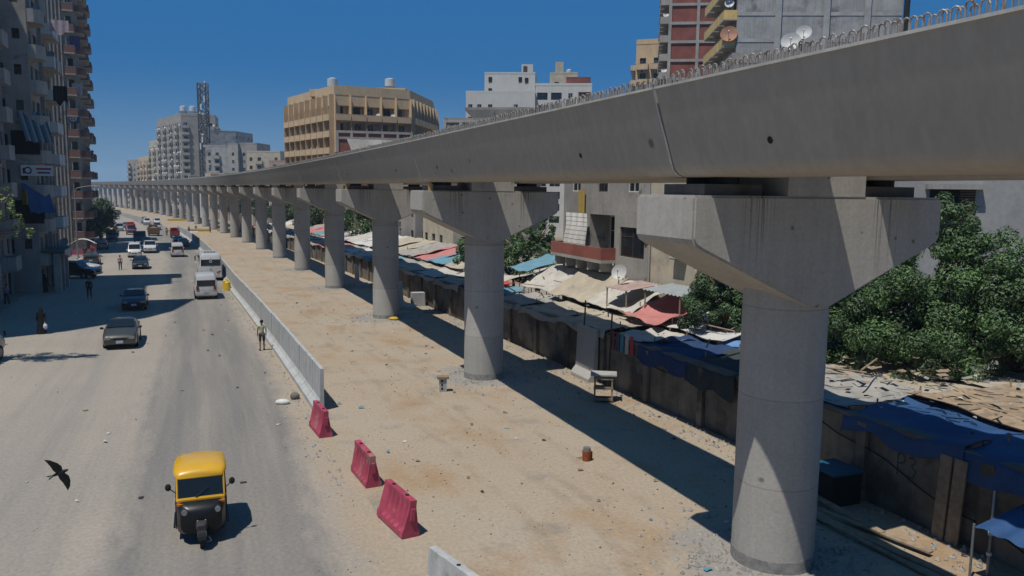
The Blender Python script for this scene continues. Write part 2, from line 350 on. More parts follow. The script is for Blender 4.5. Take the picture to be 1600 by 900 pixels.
JK = MB(); JK.cyl((0, 0, 0), (0, 0, .3), .13, .13, 12); JK.cyl((0, 0, .3), (0, 0, .385), .07, .07, 10, k=0); JKM = JK.mesh('hydraulic_jack', yellow, sharp=40)
def pier(i):
    g = gz(PP[i].y); t = theta(i*SP-.5*SP) if i else TH[0]; t = (t+TH[i])/2
    r = empty('viaduct_pier', (PP[i].x, PP[i].y, g-.1), t, '%s round concrete viaduct pier from the camera, with hammerhead cap' % ORD[i], 'bridge pier', 'piers carrying the viaduct')
    h = 6.9 - g + .1
    put(COLM, 'column', r, scale=(1, 1, h/8.)); put(FOOT, 'column_foot', r, (0, 0, .1))
    z0 = 6.45 - g + .1
    put(CAP, 'cap', r, (0, 0, z0)); zt = ZT-g+.1
    put(KEY, 'shear_key', r, (0, -.012, zt+.002))
    for y in (-2.22, 2.22):
        put(PED, 'bearing_plinth', r, (y, 0, zt+.002)); 
        for x in (-.45, .45): put(BRG, 'bearing', r, (y, x, zt+.244))
    if i in (1, 2, 3, 5, 7): put(JKM, 'hydraulic_jack', r, (-3.0, -.85, zt+.002))
    return r
for i in range(NP): pier(i)
# precast U beams: profile (across, height above soffit)
PA = [(-3.80, 1.87), (-3.28, .30), (-3.22, .16), (-3.12, .06), (-2.98, 0), (-1.47, 0), (-1.36, .05), (-1.28, .16), (-.65, 1.87), (-.95, 1.87), (-1.55, .26), (-2.9, .26), (-3.5, 1.87)]
def beam_mesh(prf, L):
    mb = MB(); mb.extrude([(y, z) for y, z in prf], 0, L)
    # local: x across, y along
    mb.v = [Vector((v.y, v.x, v.z)) for v in mb.v]; mb.f = [f[::-1] for f in mb.f]
    me = mb.mesh('beam', concrete_beam, sharp=35); return me
LB = SP-.07
BMA = beam_mesh(PA, LB); BMB = beam_mesh([(-y, z) for y, z in PA][::-1], LB)
q_ = MB(); o_ = [(-3.806, 1.88), (-3.286, .30), (-3.226, .158), (-3.124, .055), (-2.98, -.006)]; i_ = [(-3.79, 1.88), (-3.27, .30), (-3.21, .165), (-3.11, .068), (-2.98, .004)]
q_.loft([[(a[0], y, a[1]), (b[0], y, b[1])] for a, b in zip(o_, i_) for y in ()] or [[(o_[k][0], 0, o_[k][1]), (i_[k][0], 0, i_[k][1]), (i_[k][0], .055, i_[k][1]), (o_[k][0], .055, o_[k][1])] for k in range(5)])
JOINT = q_.mesh('joint_edge', M('pale mortar', (.62, .61, .58), .9, .15, 3))
LIP = MB().box((0, LB/2, 0), (.11, LB, .05)).mesh('top_lip', M('mortar edge', (.5, .49, .46), .9, .2, 2))
def loop_mb(mb, y, r=.0155, n=5, x=0.):
    w, h = .07, rnd.uniform(.26, .31); lean = rnd.uniform(-.03, .03)
    p = [(x, y-w, 0), (x+lean*.5, y-w, h-w)] + [(x+lean, y-w*math.cos(a), h-w+w*math.sin(a)) for a in (R(45), R(90), R(135))] + [(x+lean*.5, y+w, h-w), (x, y+w, 0)]
    return mb.tube(p, r, n)
LOOPS = [loop_mb(MB(), 0).mesh('rebar_loop', rebar) for _ in range(6)]
HOLE = MB().cyl((0, 0, -.02), (0, 0, .012), .068, .068, 14).mesh('drain_hole', darkm)
for i in range(-1, NP-1):
    a = P_1 if i < 0 else PP[i]; t = TH[max(i, 0)]
    for side, bmsh, xs_, ys_ in (('left', BMA, -3.64, -.8), ('right', BMB, 3.64, .8)):
        nm = 'between the %s and %s piers' % (ORD[i], ORD[i+1]) if i >= 0 else 'reaching the nearest pier at the right edge'
        r = empty('viaduct_beam', (a.x, a.y, 9.333), t, '%s grey precast concrete beam %s' % (side, nm), 'bridge beam', 'precast beams of the viaduct')
        put(bmsh, 'beam', r, (0, .035, 0))
        if side == 'left': put(JOINT, 'joint_edge', r, (0, .036, 0))
        if side == 'left':
            put(LIP, 'top_lip', r, (-3.77, .035, 1.885))
            for yy in (4.4, 18.7):
                z = .62; x = -3.80+(1.87-z)*(.52/1.57)
                put(HOLE, 'drain_hole', r, (x, yy, z), rot=(0, R(-90)-.32, 0))
            if i < 4:
                for k in range(100):
                    if a.y + k*.22*math.cos(t) > 4: put(LOOPS[rnd.randrange(6)], 'rebar_loop', r, (xs_+rnd.uniform(-.03, .03), .07+k*.22, 1.87), rz=rnd.uniform(-.25, .25))
                mb = MB()
                for k in range(100): loop_mb(mb, .12+k*.22, x=xs_+.16); loop_mb(mb, .07+k*.22, x=ys_)
                for v in mb.v: v.z += 1.87
                mb.build('rear_rebar_loops', rebar, r)['kind'] = 'stuff'
            elif i < 16:
                mb = MB()
                for k in range(88 if i < 9 else 60): loop_mb(mb, .15+k*(.25 if i < 9 else .365), .016 if i < 9 else .03, 4, x=xs_)
                for v in mb.v: v.z += 1.87
                mb.build('rebar_loops', rebar, r)['kind'] = 'stuff'
        elif i < 3:
            mb = MB()
            for k in range(88): loop_mb(mb, .15+k*.25, x=xs_); loop_mb(mb, .15+k*.25, x=ys_)
            for v in mb.v: v.z += 1.87
            mb.build('rebar_loops', rebar, r)['kind'] = 'stuff'
#@@STRUCT
# ------------------------------------------------------------------ buildings
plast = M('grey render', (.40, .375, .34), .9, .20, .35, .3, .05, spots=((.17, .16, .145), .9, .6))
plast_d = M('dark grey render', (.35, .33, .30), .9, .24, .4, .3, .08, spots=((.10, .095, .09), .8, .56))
beige = M('beige render', (.74, .55, .34), .85, .1, .5, .2, .10)
cream = M('cream render', (.60, .54, .42), .88, .16, .8, .2, .05, spots=((.42, .37, .29), .9, .6))
whitew = M('white wall', (.74, .74, .70), .85, .06, .5, .1, .06)
yellow_w = M('yellow render', (.85, .60, .24), .85, .12, .7, .2, .12)
palec = M('pale concrete', (.46, .44, .40), .9, .18, .5, .2, .14)
greyw = M('unpainted block wall', (.44, .44, .43), .9, .22, .5, .5, .12, spots=((.17, .17, .17), .35, .54))
shadebr = brick('shaded brick', (.20, .085, .065), (.17, .075, .06), (.18, .14, .12))  # dimmer copy of the red brick: shade put into the balcony colour
redbr = brick('red brick', (.34, .085, .06), (.27, .07, .05), (.22, .13, .10))
pink = M('pink render', (.50, .36, .30), .9, .2, .6, .2, .15)
shut = [wood_d, M('grey green shutter', (.10, .13, .12), .7, .2, 3), M('brown shutter', (.16, .10, .06), .7, .2, 3), M('pale shutter', (.42, .40, .35), .7, .15, 3)]
_wc = {}
def win_mesh(w, h, kind):
    w = round(w, 2); h = round(h, 2); key = (w, h, kind)
    if key in _wc: return _wc[key]
    mb = MB(); f = .06                                   # x along the wall, y inward, z up; origin at the opening's lower left
    if kind == 'hole': mb.b2(0, w, .0, .02, 0, h, 1); fm = darkm
    else:
        for a in ((0, f, 0, h), (w-f, w, 0, h), (f, w-f, 0, f), (f, w-f, h-f, h), (w/2-.025, w/2+.025, f, h-f)): mb.b2(a[0], a[1], 0, .06, a[2], a[3], 0)
        if h > 1.3: mb.b2(f, w/2-.025, 0, .05, h*.68, h*.68+.04, 0)
        mb.b2(f, w-f, .035, .05, f, h-f, 1)
        if kind.startswith('s'):
            for z in range(int(h/.12)): mb.b2(f, w/2-.03, -.01, .02, f+z*.12, f+z*.12+.08, 2)
            if kind[-1] == 'b':
                for z in range(int(h/.12)): mb.b2(w/2+.03, w-f, -.01, .02, f+z*.12, f+z*.12+.08, 2)
        fm = white_p if kind[1:2] in ('3', 'w') else wood_d
    sm = shut[int(kind[1])] if kind.startswith('s') else darkm
    me = mb.mesh('window', [fm, darkm if kind == 'hole' else gl_dark, sm]); _wc[key] = me; return me
_bc = {}
def bal_mesh(w, d, ph, m1, m2, curved=False):
    key = (round(w, 2), d, ph, m1.name, m2.name, curved)
    if key in _bc: return _bc[key]
    mb = MB()                                            # outward = -y
    if curved:
        pts = [(w/2-w/2*math.cos(a), -d*math.sin(a)**.6 if a not in (0,) else 0) for a in [math.pi*i/10 for i in range(11)]]
        mb.prism(pts[::-1] if True else pts, -.16, 0, 1)
        for (xa, ya), (xb, yb) in zip(pts[:-1], pts[1:]):
            mb.add([(xa, ya, 0), (xb, yb, 0), (xb, yb, ph), (xa, ya, ph), (xa, ya+.1, ph), (xb, yb+.1, ph), (xa, ya+.1, 0), (xb, yb+.1, 0)], [(0, 1, 2, 3), (3, 2, 5, 4), (4, 5, 7, 6)], 0)
    else:
        mb.b2(0, w, -d, -.003, -.16, 0, 1); mb.b2(.002, w-.002, -d+.002, -d+.1, .0, ph, 0)
        mb.b2(.002, .1, -d+.1, -.004, 0, ph, 0); mb.b2(w-.1, w-.002, -d+.1, -.004, 0, ph, 0); mb.b2(-.01, w+.01, -d-.01, -d+.12, ph, ph+.05, 1)
    me = mb.mesh('balcony', [m1, m2]); _bc[key] = me; return me
AC = MB(); AC.box((0, -.16, .3), (.85, .32, .58), k=0); AC.cyl((-.1, -.325, .3), (-.1, -.335, .3), .22, .22, 16, k=1); AC.b2(-.45, .45, -.3, 0, -.04, 0, 2)
ACM = AC.mesh('air_conditioner', [white_p, black, steel])
def dish_mesh(r, m):
    mb = MB(); rings = []
    for k in range(6): q = r*k/5+.001; rings.append([(q*math.cos(2*math.pi*i/20), q*math.sin(2*math.pi*i/20), .28*q*q/r) for i in range(20)])
    mb.loft(rings, 0, caps=False); mb.loft([[(x, y, z-.02) for x, y, z in rg] for rg in rings][::-1], 0, caps=False)
    mb.cyl((0, 0, 0), (0, 0, -.5*r), .03, .03, 8, 1); mb.cyl((0, -.95*r, .27*r), (0, -.1*r, .75*r), .015, .015, 6, 1); mb.ball((0, 0, .78*r), .06, 8, 1)
    mb.cyl((0, 0, -.3*r), (0, -.3*r, -1.3*r), .035, .035, 8, 1)
    return mb.mesh('satellite_dish', [m, steel], sharp=40)
DISH = dish_mesh(.5, M('dish paint', (.62, .62, .6), .5, .1, 2)); DISHR = dish_mesh(.5, M('rusty dish', (.42, .22, .14), .7, .25, 3))
TK = MB(); TK.cyl((0, 0, .5), (0, 0, 1.9), .75, .75, 20); TK.cyl((0, 0, 1.9), (0, 0, 2.1), .75, .3, 20); TK.b2(-.7, .7, -.7, .7, 0, .5, 1)
TANK = TK.mesh('water_tank', [M('tank', (.68, .70, .72), .4, .06, 2), steel], sharp=40)
def awning_mesh(w, d, drop, mats, n=1):
    mb = MB(); nseg = 12
    for i in range(nseg):
        x0 = w*i/nseg; x1 = w*(i+1)/nseg; k = i % len(mats)
        def f(u, v, x0=x0, x1=x1):
            x = x0+(x1-x0)*u; return (x, -d*v-.03, -drop*v + .08*math.sin(x*7)*v)
        mb.grid(f, 1, 5, k); b = len(mb.v)
        mb.grid(lambda u, v: tuple(Vector(f(u, v))-Vector((0, .0, .02))), 1, 5, k)
    mb.cyl((0, 0, 0), (0, -d, -drop), .02, .02, 6); mb.cyl((w, 0, 0), (w, -d, -drop), .02, .02, 6)
    return mb.mesh('awning', mats)
def building(name, fp, H, specs, wallm, label, cat='building', group=None, fh=3.1, z0=3.2, par=1.0, roofm=None, seed=1, extra=None, zb=None):
    """fp: corners counterclockwise; specs: one per edge (None = blank) dict(w=bay width, kinds=[...] per bay cyclic, by floor optional)"""
    rr = random.Random(seed); g = min(gz(p[1]) for p in fp)-.4 if zb is None else zb; cx = sum(p[0] for p in fp)/len(fp); cy = sum(p[1] for p in fp)/len(fp)
    H = H-g-.4 if zb is None else H; r = empty(name, (cx, cy, g), 0, label, cat, group); mb = MB(); nwin = 0; extras = []
    over = []                                              # placed parts: (name, mesh, loc, rz)
    for ei, (p0, sp) in enumerate(zip(fp, specs)):
        p1 = fp[(ei+1) % len(fp)]; a = Vector((p0[0], p0[1], 0)); b = Vector((p1[0], p1[1], 0)); W = (b-a).length; u = (b-a)/W; nn = Vector((u.y, -u.x, 0)); rz = math.atan2(u.y, u.x)
        def pt(x, z, d=0): q = a+u*x-nn*d; return (q.x, q.y, g+z)
        ops = []
        if sp:
            nb = max(1, int(round(W/sp.get('w', 3.2)))); bw = W/nb; nf = int((H-sp.get('z0', z0)-.2)/fh); fz = sp.get('z0', z0)
            for f in range(nf):
                for bb in range(nb):
                    ks = sp['kinds']; k = ks[(bb+(f*sp.get('shift', 0))) % len(ks)]
                    if callable(k): k = k(f, bb)
                    if k == 'R': k = rr.choice('WWBb')
                    if not k: continue
                    z = fz+f*fh; x = bb*bw
                    if k == 'W': ww = sp.get('ww', 1.1); ops.append((x+(bw-ww)/2, x+(bw+ww)/2, z+1.0, z+2.35, 'W'))
                    elif k == 'w': ops.append((x+bw*.3, x+bw*.3+.6, z+1.4, z+2.3, 'W'))
                    elif k == 'D': ops.append((x+bw*.12, x+bw*.88, z+.7, z+2.5, 'W'))
                    elif k in 'Bbc': ops.append((x+bw*.28, x+bw*.72, z+.05, z+2.35, k))
                    elif k in 'LG': ops.append((x+.22, x+bw-.22, z+(.98 if k == 'L' else .02), z+fh-.45, k))
                    if k in 'Bbc' and k != 'c': over.append(('balcony', bal_mesh(bw*.86, sp.get('bd', 1.1), 1.0, sp.get('bm', wallm), sp.get('bm2', palec)), pt(x+bw*.07, z), rz))
                    if k == 'c': over.append(('balcony', bal_mesh(bw*.98, sp.get('bd', 1.3), 1.0, sp.get('bm', wallm), sp.get('bm2', palec), True), pt(x+bw*.01, z), rz))
                    if rr.random() < sp.get('ac', .12) and k in 'WBb': over.append(('air_conditioner', ACM, pt(x+bw*.5, z+.25 if k == 'W' else z+2.45, 0 if k == 'W' else 0), rz))
                    if rr.random() < sp.get('dish', .05): over.append(('satellite_dish', DISH, pt(x+bw*.8, z+1.3, -.5), rz+9))
            if sp.get('shop'):
                for bb in range(nb): ops.append((bb*bw+.35, (bb+1)*bw-.35, .45, min(fz-.6, 3.2), 'S'))
            if sp.get('frame'):                                # concrete frame standing proud of brick infill
                fm = sp['frame']; mbf = MB()
                for bb in range(nb+1): c = a+u*min(max(bb*bw, .25), W-.25); mbf.box((c.x+nn.x*.02, c.y+nn.y*.02, g+H/2), (.5, .3, H), rz)
                for f in range(nf+2): c = a+u*W/2; mbf.box((c.x+nn.x*.03, c.y+nn.y*.03, g+fz+f*fh-.2 if fz+f*fh < H else g+H-.1), (W-.02, .3, .45), rz)
                extras.append(mbf)
            for q in sp.get('fins', []): extras.append(('fins', q, a.copy(), u.copy(), nn.copy(), rz, nb, bw, fz, nf))
        ops = [o for o in ops if o[3] < H-.1 and o[1]-o[0] > .1]
        xs = sorted({0., W} | {round(o[0], 3) for o in ops} | {round(o[1], 3) for o in ops}); zs = sorted({0., H} | {round(o[2], 3) for o in ops} | {round(o[3], 3) for o in ops})
        occ = set()
        for o in ops:
            i0 = xs.index(round(o[0], 3)); i1 = xs.index(round(o[1], 3)); j0 = zs.index(round(o[2], 3)); j1 = zs.index(round(o[3], 3))
            for i in range(i0, i1):
                for j in range(j0, j1): occ.add((i, j))
        for i in range(len(xs)-1):
            j = 0
            while j < len(zs)-1:
                if (i, j) in occ: j += 1; continue
                k = j
                while k+1 < len(zs)-1 and (i, k+1) not in occ: k += 1
                mb.add([pt(xs[i], zs[j]), pt(xs[i+1], zs[j]), pt(xs[i+1], zs[k+1]), pt(xs[i], zs[k+1])], [(0, 1, 2, 3)], 0); j = k+1
        for x0, x1, z_0, z1, k in ops:
            d = .16 if k == 'W' else .25 if k in 'BbcS' else 1.4
            mb.add([pt(x0, z_0), pt(x1, z_0), pt(x1, z1), pt(x0, z1), pt(x0, z_0, d), pt(x1, z_0, d), pt(x1, z1, d), pt(x0, z1, d)],
                   [(0, 1, 5, 4), (1, 2, 6, 5), (2, 3, 7, 6), (3, 0, 4, 7)] + ([(4, 5, 6, 7)] if k in 'LG' else []), 0 if k in 'LG' else 1)
            if k in 'LG':
                dw = min(1.6, (x1-x0)*.6); hh = z1-z_0-(.15 if k == 'G' else .1)
                over.append(('balcony_door', win_mesh(dw, hh, rr.choice(['g', 'hole', 'gw', 's1b', 's2a'])), pt(x0+(x1-x0-dw)*rr.uniform(.1, .9), z_0+.02, d-.07), rz))
            elif k == 'S':
                over.append(('shop_front', win_mesh(x1-x0, z1-z_0, rr.choice(['hole', 's3b', 's1b', 'hole'])), pt(x0, z_0, d-.07), rz))
            else:
                kinds = sp.get('wk', ['g', 'gw', 'hole', 's0b', 's1b', 's2b', 's3a', 's0a'])
                over.append(('window', win_mesh(x1-x0, z1-z_0, rr.choice(kinds)), pt(x0, z_0, d-.06), rz))
    mb.build('wall', [wallm, palec], r, True)
    # roof slab with parapet
    t = MB(); n = len(fp); cc = Vector((cx, cy)); rf = [Vector(p) for p in fp]
    t.add([(p.x, p.y, g+H-.3) for p in rf], [tuple(range(n))], 1)
    inn = [cc+(p-cc)*(1-.25/max(1, (p-cc).length)) for p in rf]; out = [cc+(p-cc)*(1+.06/max(1, (p-cc).length)) for p in rf]
    for i in range(n):
        j = (i+1) % n; z1 = g+H; z2 = g+H+par
        t.add([(out[i].x, out[i].y, z1), (out[j].x, out[j].y, z1), (out[j].x, out[j].y, z2), (out[i].x, out[i].y, z2), (inn[i].x, inn[i].y, z2), (inn[j].x, inn[j].y, z2), (inn[i].x, inn[i].y, z1-.3), (inn[j].x, inn[j].y, z1-.3), (rf[i].x, rf[i].y, z1), (rf[j].x, rf[j].y, z1)],
              [(0, 1, 2, 3), (3, 2, 5, 4), (4, 5, 7, 6), (8, 9, 1, 0)], 0)
    t.build('roof', [roofm or wallm, plast], r, True)
    # parts: past 100 of a kind the rest go into one
    over.sort(key=lambda q: (Vector(q[2])-Vector((0, 0, 9))).length); cnt = {}; rest = {}
    for nm, me, loc, rz in over:
        c = cnt[nm] = cnt.get(nm, 0)+1
        l3 = Vector(loc)-ROOTLOC[r.name]
        if c <= 95:
            if nm == 'satellite_dish': put(DISH, nm, r, l3, rot=(R(60), 0, rr.uniform(-.6, 0)))
            else: put(me, nm, r, l3, rz)
        else: rest.setdefault(nm, []).append((me, l3, rz))
    for nm, lst in rest.items():
        me0 = bpy.data.meshes.new(nm); bm = bmesh.new(); ml = []
        for me, l3, rz in lst:
            st = len(bm.verts); sf = len(bm.faces); bm.from_mesh(me); bm.verts.ensure_lookup_table(); bm.faces.ensure_lookup_table()
            T = Matrix.Translation(l3) @ Matrix.Rotation(rz, 4, 'Z')
            for v in bm.verts[st:]: v.co = T @ v.co
            for f in bm.faces[sf:]:
                m_ = me.materials[min(f.material_index, len(me.materials)-1)]
                if m_ not in ml: ml.append(m_)
                f.material_index = ml.index(m_)
        bm.to_mesh(me0); bm.free()
        for m_ in ml: me0.materials.append(m_)
        o = put(me0, nm, r); o['kind'] = 'stuff'
    for q in extras:
        if isinstance(q, MB): q.build('concrete_frame', palec, r, True)
        else:
            _, kind, a, u, nn, rz, nb, bw, fz, nf = q
            for i in range(nb+1):
                c = a+u*(i*bw)+nn*.55; f_ = MB(); f_.box((c.x, c.y, g+(fz+H)/2), (.14, 1.1, H-fz), rz)
                f_.build('fin', wallm, r, True)
    return r, g
def rect(s0, s1, o0, o1):                                 # footprint from street coordinates, counterclockwise seen from above
    return [tuple(path(s, o).xy) for s, o in ((s0, o0), (s0, o1), (s1, o1), (s1, o0))]
def on(r, mesh, name, wx, wy, wz, rz=0, rot=None, sc=None): return put(mesh, name, r, Vector((wx, wy, wz))-ROOTLOC[r.name], rz, rot, sc)

# left-hand row. edge order for rect(): 0 = end wall towards the camera, 1 = street front, 2 = far end, 3 = back
A0 = [tuple(path(*q).xy) for q in ((36.2, -46), (36.4, -35), (41.6, -30.4), (45, -28.7), (53, -26.9), (53, -46))]
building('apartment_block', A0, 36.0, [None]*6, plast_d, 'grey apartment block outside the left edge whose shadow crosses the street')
building('added_shade_block', rect(56.6, 68.3, -42, -33.2), 41, [None]*4, plast_d, 'unseen block added above the leftmost roof to shade the walls beyond it')  # out of view, added to keep the sun off the walls behind
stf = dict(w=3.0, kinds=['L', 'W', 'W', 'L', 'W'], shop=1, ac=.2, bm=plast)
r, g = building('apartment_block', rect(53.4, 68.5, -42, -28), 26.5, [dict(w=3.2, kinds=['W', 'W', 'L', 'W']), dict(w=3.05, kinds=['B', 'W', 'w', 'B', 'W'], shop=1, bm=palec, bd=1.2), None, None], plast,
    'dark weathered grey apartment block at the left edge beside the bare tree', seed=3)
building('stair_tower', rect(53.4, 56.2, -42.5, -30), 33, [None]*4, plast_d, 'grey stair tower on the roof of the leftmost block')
bayw = rect(69, 75.2, -41, -25.9)
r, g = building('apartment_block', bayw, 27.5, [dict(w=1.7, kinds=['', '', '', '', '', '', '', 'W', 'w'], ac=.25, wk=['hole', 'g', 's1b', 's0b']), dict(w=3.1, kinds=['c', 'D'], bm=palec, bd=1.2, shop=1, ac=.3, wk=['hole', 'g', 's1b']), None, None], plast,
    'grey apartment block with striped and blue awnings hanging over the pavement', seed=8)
stripe = [M('grey blue awning', (.13, .19, .23), .9, .1, 3), M('pale awning stripe', (.34, .36, .35), .9, .1, 3), stripe_b if False else M('dark awning stripe', (.07, .10, .12), .9, .1, 3)]
bluet = M('blue tarpaulin', (.035, .095, .23), .6, .2, 1.2, .3, fine=.1)
t75 = theta(70)
def faced(p, s): return math.pi/2 + theta(s)            # rz of a street-facing wall on the left row (u runs away from the camera)
for h, me in ((16.4, awning_mesh(2.3, 1.5, 2.7, stripe)), (10.0, awning_mesh(2.1, 1.5, 2.6, [bluet]))):
    p = path(68.85, -27.0, h); on(r, me, 'awning', p.x, p.y, p.z, theta(69)+.55)
yl = MB(); yl.b2(0, .05, -1.0, -.03, -1.9, -.6); p = path(68.8, -27.05, 10.0); on(r, yl.mesh('awning_side', M('yellow cloth', (.6, .42, .05), .9, .1, 3)), 'awning_side', p.x, p.y, p.z, theta(69)+.55)
for h in (12.6, 6.4): p = path(68.93, -27.6, h); on(r, win_mesh(2.2, 2.1, 'hole'), 'window', p.x, p.y, p.z, theta(69))
sg = MB(); sg.b2(0, 2.6, -.12, 0, 0, .95, 0)
for k in range(3): sg.b2(.15+k*.25, .35+k*.22, -.135, -.122, .2+.2*(k % 2), .7, 1)
sg.cyl((.55, -.13, .48), (.55, -.14, .48), .32, .32, 18, 1); sg.cyl((.55, -.141, .48), (.55, -.146, .48), .2, .2, 18, 0); sg.b2(1.2, 2.4, -.135, -.122, .55, .72, 2); sg.b2(1.3, 2.3, -.135, -.122, .22, .36, 1)
p = path(68.75, -27.0, 10.7); on(r, sg.mesh('shop_sign', [white_p, M('sign black', (.05, .05, .06), .6, .05), M('sign red', (.45, .05, .05), .6, .05)]), 'shop_sign', p.x, p.y, p.z, theta(69)+.3)
cn = MB(); cn.b2(0, 6.6, -1.9, 0, 0, .18, 0); cn.b2(0, 6.6, -1.95, -1.85, -.25, .22, 1)
p = path(68.8, -25.8, 3.7); on(r, cn.mesh('canopy', [M('green canopy', (.06, .10, .09), .7, .2, 2), steel]), 'canopy', p.x, p.y, p.z, faced(p, 72))
for s in (69.3, 72, 75):
    p = path(s, -24.6); q = MB().b2(-.28, .28, -.28, .28, 0, 3.65).mesh('pillar', palec); on(r, q, 'pillar', p.x, p.y, p.z, theta(s))
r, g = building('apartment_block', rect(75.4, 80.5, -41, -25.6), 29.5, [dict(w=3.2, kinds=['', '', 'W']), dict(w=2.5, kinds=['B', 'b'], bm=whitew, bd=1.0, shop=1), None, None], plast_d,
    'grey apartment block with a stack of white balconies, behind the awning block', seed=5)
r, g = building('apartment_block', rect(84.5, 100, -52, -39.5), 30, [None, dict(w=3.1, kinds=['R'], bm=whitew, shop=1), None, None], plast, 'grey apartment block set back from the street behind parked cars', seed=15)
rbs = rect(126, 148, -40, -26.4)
r, g = building('apartment_tower', rbs, 46, [dict(w=1.7, kinds=['', '', '', '', 'w', '', '', 'B'], bm=shadebr, bd=.9, dish=.2), dict(w=3.1, kinds=['c', 'W', 'B', 'c', 'W', 'b', 'c'], bm=shadebr, bd=1.2, shop=1, dish=.15, ac=.2), None, None], plast_d,
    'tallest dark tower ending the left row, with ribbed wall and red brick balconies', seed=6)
a_ = path(126, -28.2).xy; b_ = path(126, -34).xy; u_ = (b_-a_).normalized(); th_ = math.atan2(u_.y, u_.x)
for k in range(6):
    c = a_+u_*(.1+k*.5); on(r, MB().box((0, 0, 23), (.2, .3, 46)).mesh('rib', plast_d), 'rib', c.x, c.y-.1, g+.5, th_)
fl = MB(); fl.b2(0, 1.7, -.06, 0, 0, 1.5, 0); fl.cyl((.85, -.062, .75), (.85, -.07, .75), .5, .5, 20, 1); fl.cyl((.85, -.071, .75), (.85, -.076, .75), .36, .36, 20, 0); fl.b2(.78, .92, -.085, -.077, .35, 1.15, 1); fl.b2(.45, 1.25, -.085, -.077, .68, .82, 1)
p = path(125.6, -28.1, 20.); on(r, fl.mesh('flag', [M('flag blue', (.03, .09, .17), .8, .05), M('flag white', (.6, .62, .62), .8, .05)]), 'flag', p.x, p.y, p.z, theta(126))
building('apartment_block', rect(158, 172, -44, -31), 38, [None, dict(w=3, kinds=['R']), None, None], plast_d, 'grey block hidden behind the last tall tower of the left row', seed=4)

# right-hand side, near: plain house behind the market
hp = rect(17.5, 35.5, 10.8, 20)
hp = [hp[0], hp[1], hp[2], hp[3]]
# edges: 0 = end towards camera (o 10.8 -> 20), 1 = back, 2 = far end, 3 = front facing the viaduct
H1 = building('brick_house', rect(17.5, 24.2, 10.9, 19), 11.4, [dict(w=3, kinds=['W']), None, None, dict(w=3.35, kinds=['', 'W'], ww=1.2, z0=4.9, wk=['gw', 's3b'])], cream, 'cream two storey house with an air conditioner on its peeling wall', seed=2, fh=3.3)
H2 = building('brick_house', rect(24.3, 35.5, 10.9, 20), 14.2, [None, None, None, dict(w=3.7, kinds=[lambda f, b: 'D' if (b == 2 and f == 0) else 'G' if (f == 0 and b == 0) or b == 1 and f == 0 else 'W'], ww=1.3, z0=5.5, fh=3.6, wk=['gw', 'g', 'gw', 's3a'])], plast,
    'grey house with an open balcony room hung with a white striped curtain', seed=12, fh=3.6)
def frontH(s, h): return path(s, 10.9, h)
UP = 1.9
r, g = H2
rzf = theta(28)-math.pi/2                                 # front faces -o: wall runs towards the camera
cu = MB()
def fc(u, v): return (3.2*u+.10*math.sin(v*5), -.25-.12*math.sin(u*22)*(.3+v)-.25*v*math.sin(u*3), -2.3*v-(.35*math.sin(u*3.1)*v))
cu.grid(fc, 40, 14)
strp = M('striped curtain', (.62, .60, .56), .9, .08, 1); n_ = strp.node_tree.nodes; l_ = strp.node_tree.links
b_ = n_['Principled BSDF']; tc_ = n_.new('ShaderNodeTexCoord'); sx_ = n_.new('ShaderNodeSeparateXYZ'); l_.new(tc_.outputs['Object'], sx_.inputs[0])
fr_ = n_.new('ShaderNodeMath'); fr_.operation = 'MULTIPLY'; fr_.inputs[1].default_value = 3.4; l_.new(sx_.outputs[2], fr_.inputs[0]); f2_ = n_.new('ShaderNodeMath'); f2_.operation = 'FRACT'; l_.new(fr_.outputs[0], f2_.inputs[0])
f3_ = n_.new('ShaderNodeMath'); f3_.operation = 'LESS_THAN'; f3_.inputs[1].default_value = .14; l_.new(f2_.outputs[0], f3_.inputs[0]); mm_ = n_.new('ShaderNodeMix'); mm_.data_type = 'RGBA'; l_.new(f3_.outputs[0], mm_.inputs[0])
mm_.inputs[6].default_value = (.62, .60, .56, 1); mm_.inputs[7].default_value = (.2, .19, .18, 1); l_.new(mm_.outputs[2], b_.inputs['Base Color'])
p = path(34.6, 10.85, 6.3+UP); on(r, cu.mesh('curtain', strp, sharp=60), 'curtain', p.x, p.y, p.z, rzf)
sb = MB(); sb.b2(0, 7.4, -1.0, -.01, -.2, 0, 0); sb.b2(0, 7.4, -1.0, -.9, .0, .75, 1); sb.b2(0, .1, -.9, -.02, 0, .75, 1); sb.b2(7.3, 7.4, -.9, -.02, 0, .75, 1)
p = path(35.4, 10.9, 3.55+UP); on(r, sb.mesh('balcony', [palec, redbr]), 'balcony', p.x, p.y, p.z, rzf)
for q in range(5): p = path(34.9-q*1.6, 10.4, 2.9+UP); on(r, MB().b2(-.1, .1, -.35, .5, -.2, .45).mesh('bracket', palec), 'bracket', p.x, p.y, p.z, rzf)
for s, h, w, l, m in ((33.0, 8.3, .9, 1.7, M('mustard cloth', (.48, .34, .10), .9, .12, 3)), (25.2, 7.0, 1.1, 1.6, M('patterned rug', (.09, .11, .17), .95, .6, 9))):
    c = MB(); c.grid(lambda u, v: (w*u, -.1-.05*math.sin(u*12), -l*v), 10, 6); p = path(s, 10.85, h+UP-.5); on(r, c.mesh('hanging_cloth', m, sharp=60), 'hanging_cloth', p.x, p.y, p.z, rzf)
r, g = H1
p = path(20.9, 10.85, 5.9); on(r, ACM, 'air_conditioner', p.x, p.y, p.z, rzf, sc=(1.2, 1.2, 1.2))
p = path(19.4, 10.87, 4.7); on(r, MB().b2(0, 1.9, -.04, 0, 0, 1.7).mesh('bare_brick_patch', brick('pale brick', (.36, .20, .15), (.30, .17, .13), (.4, .34, .28))), 'bare_brick_patch', p.x, p.y, p.z, rzf)
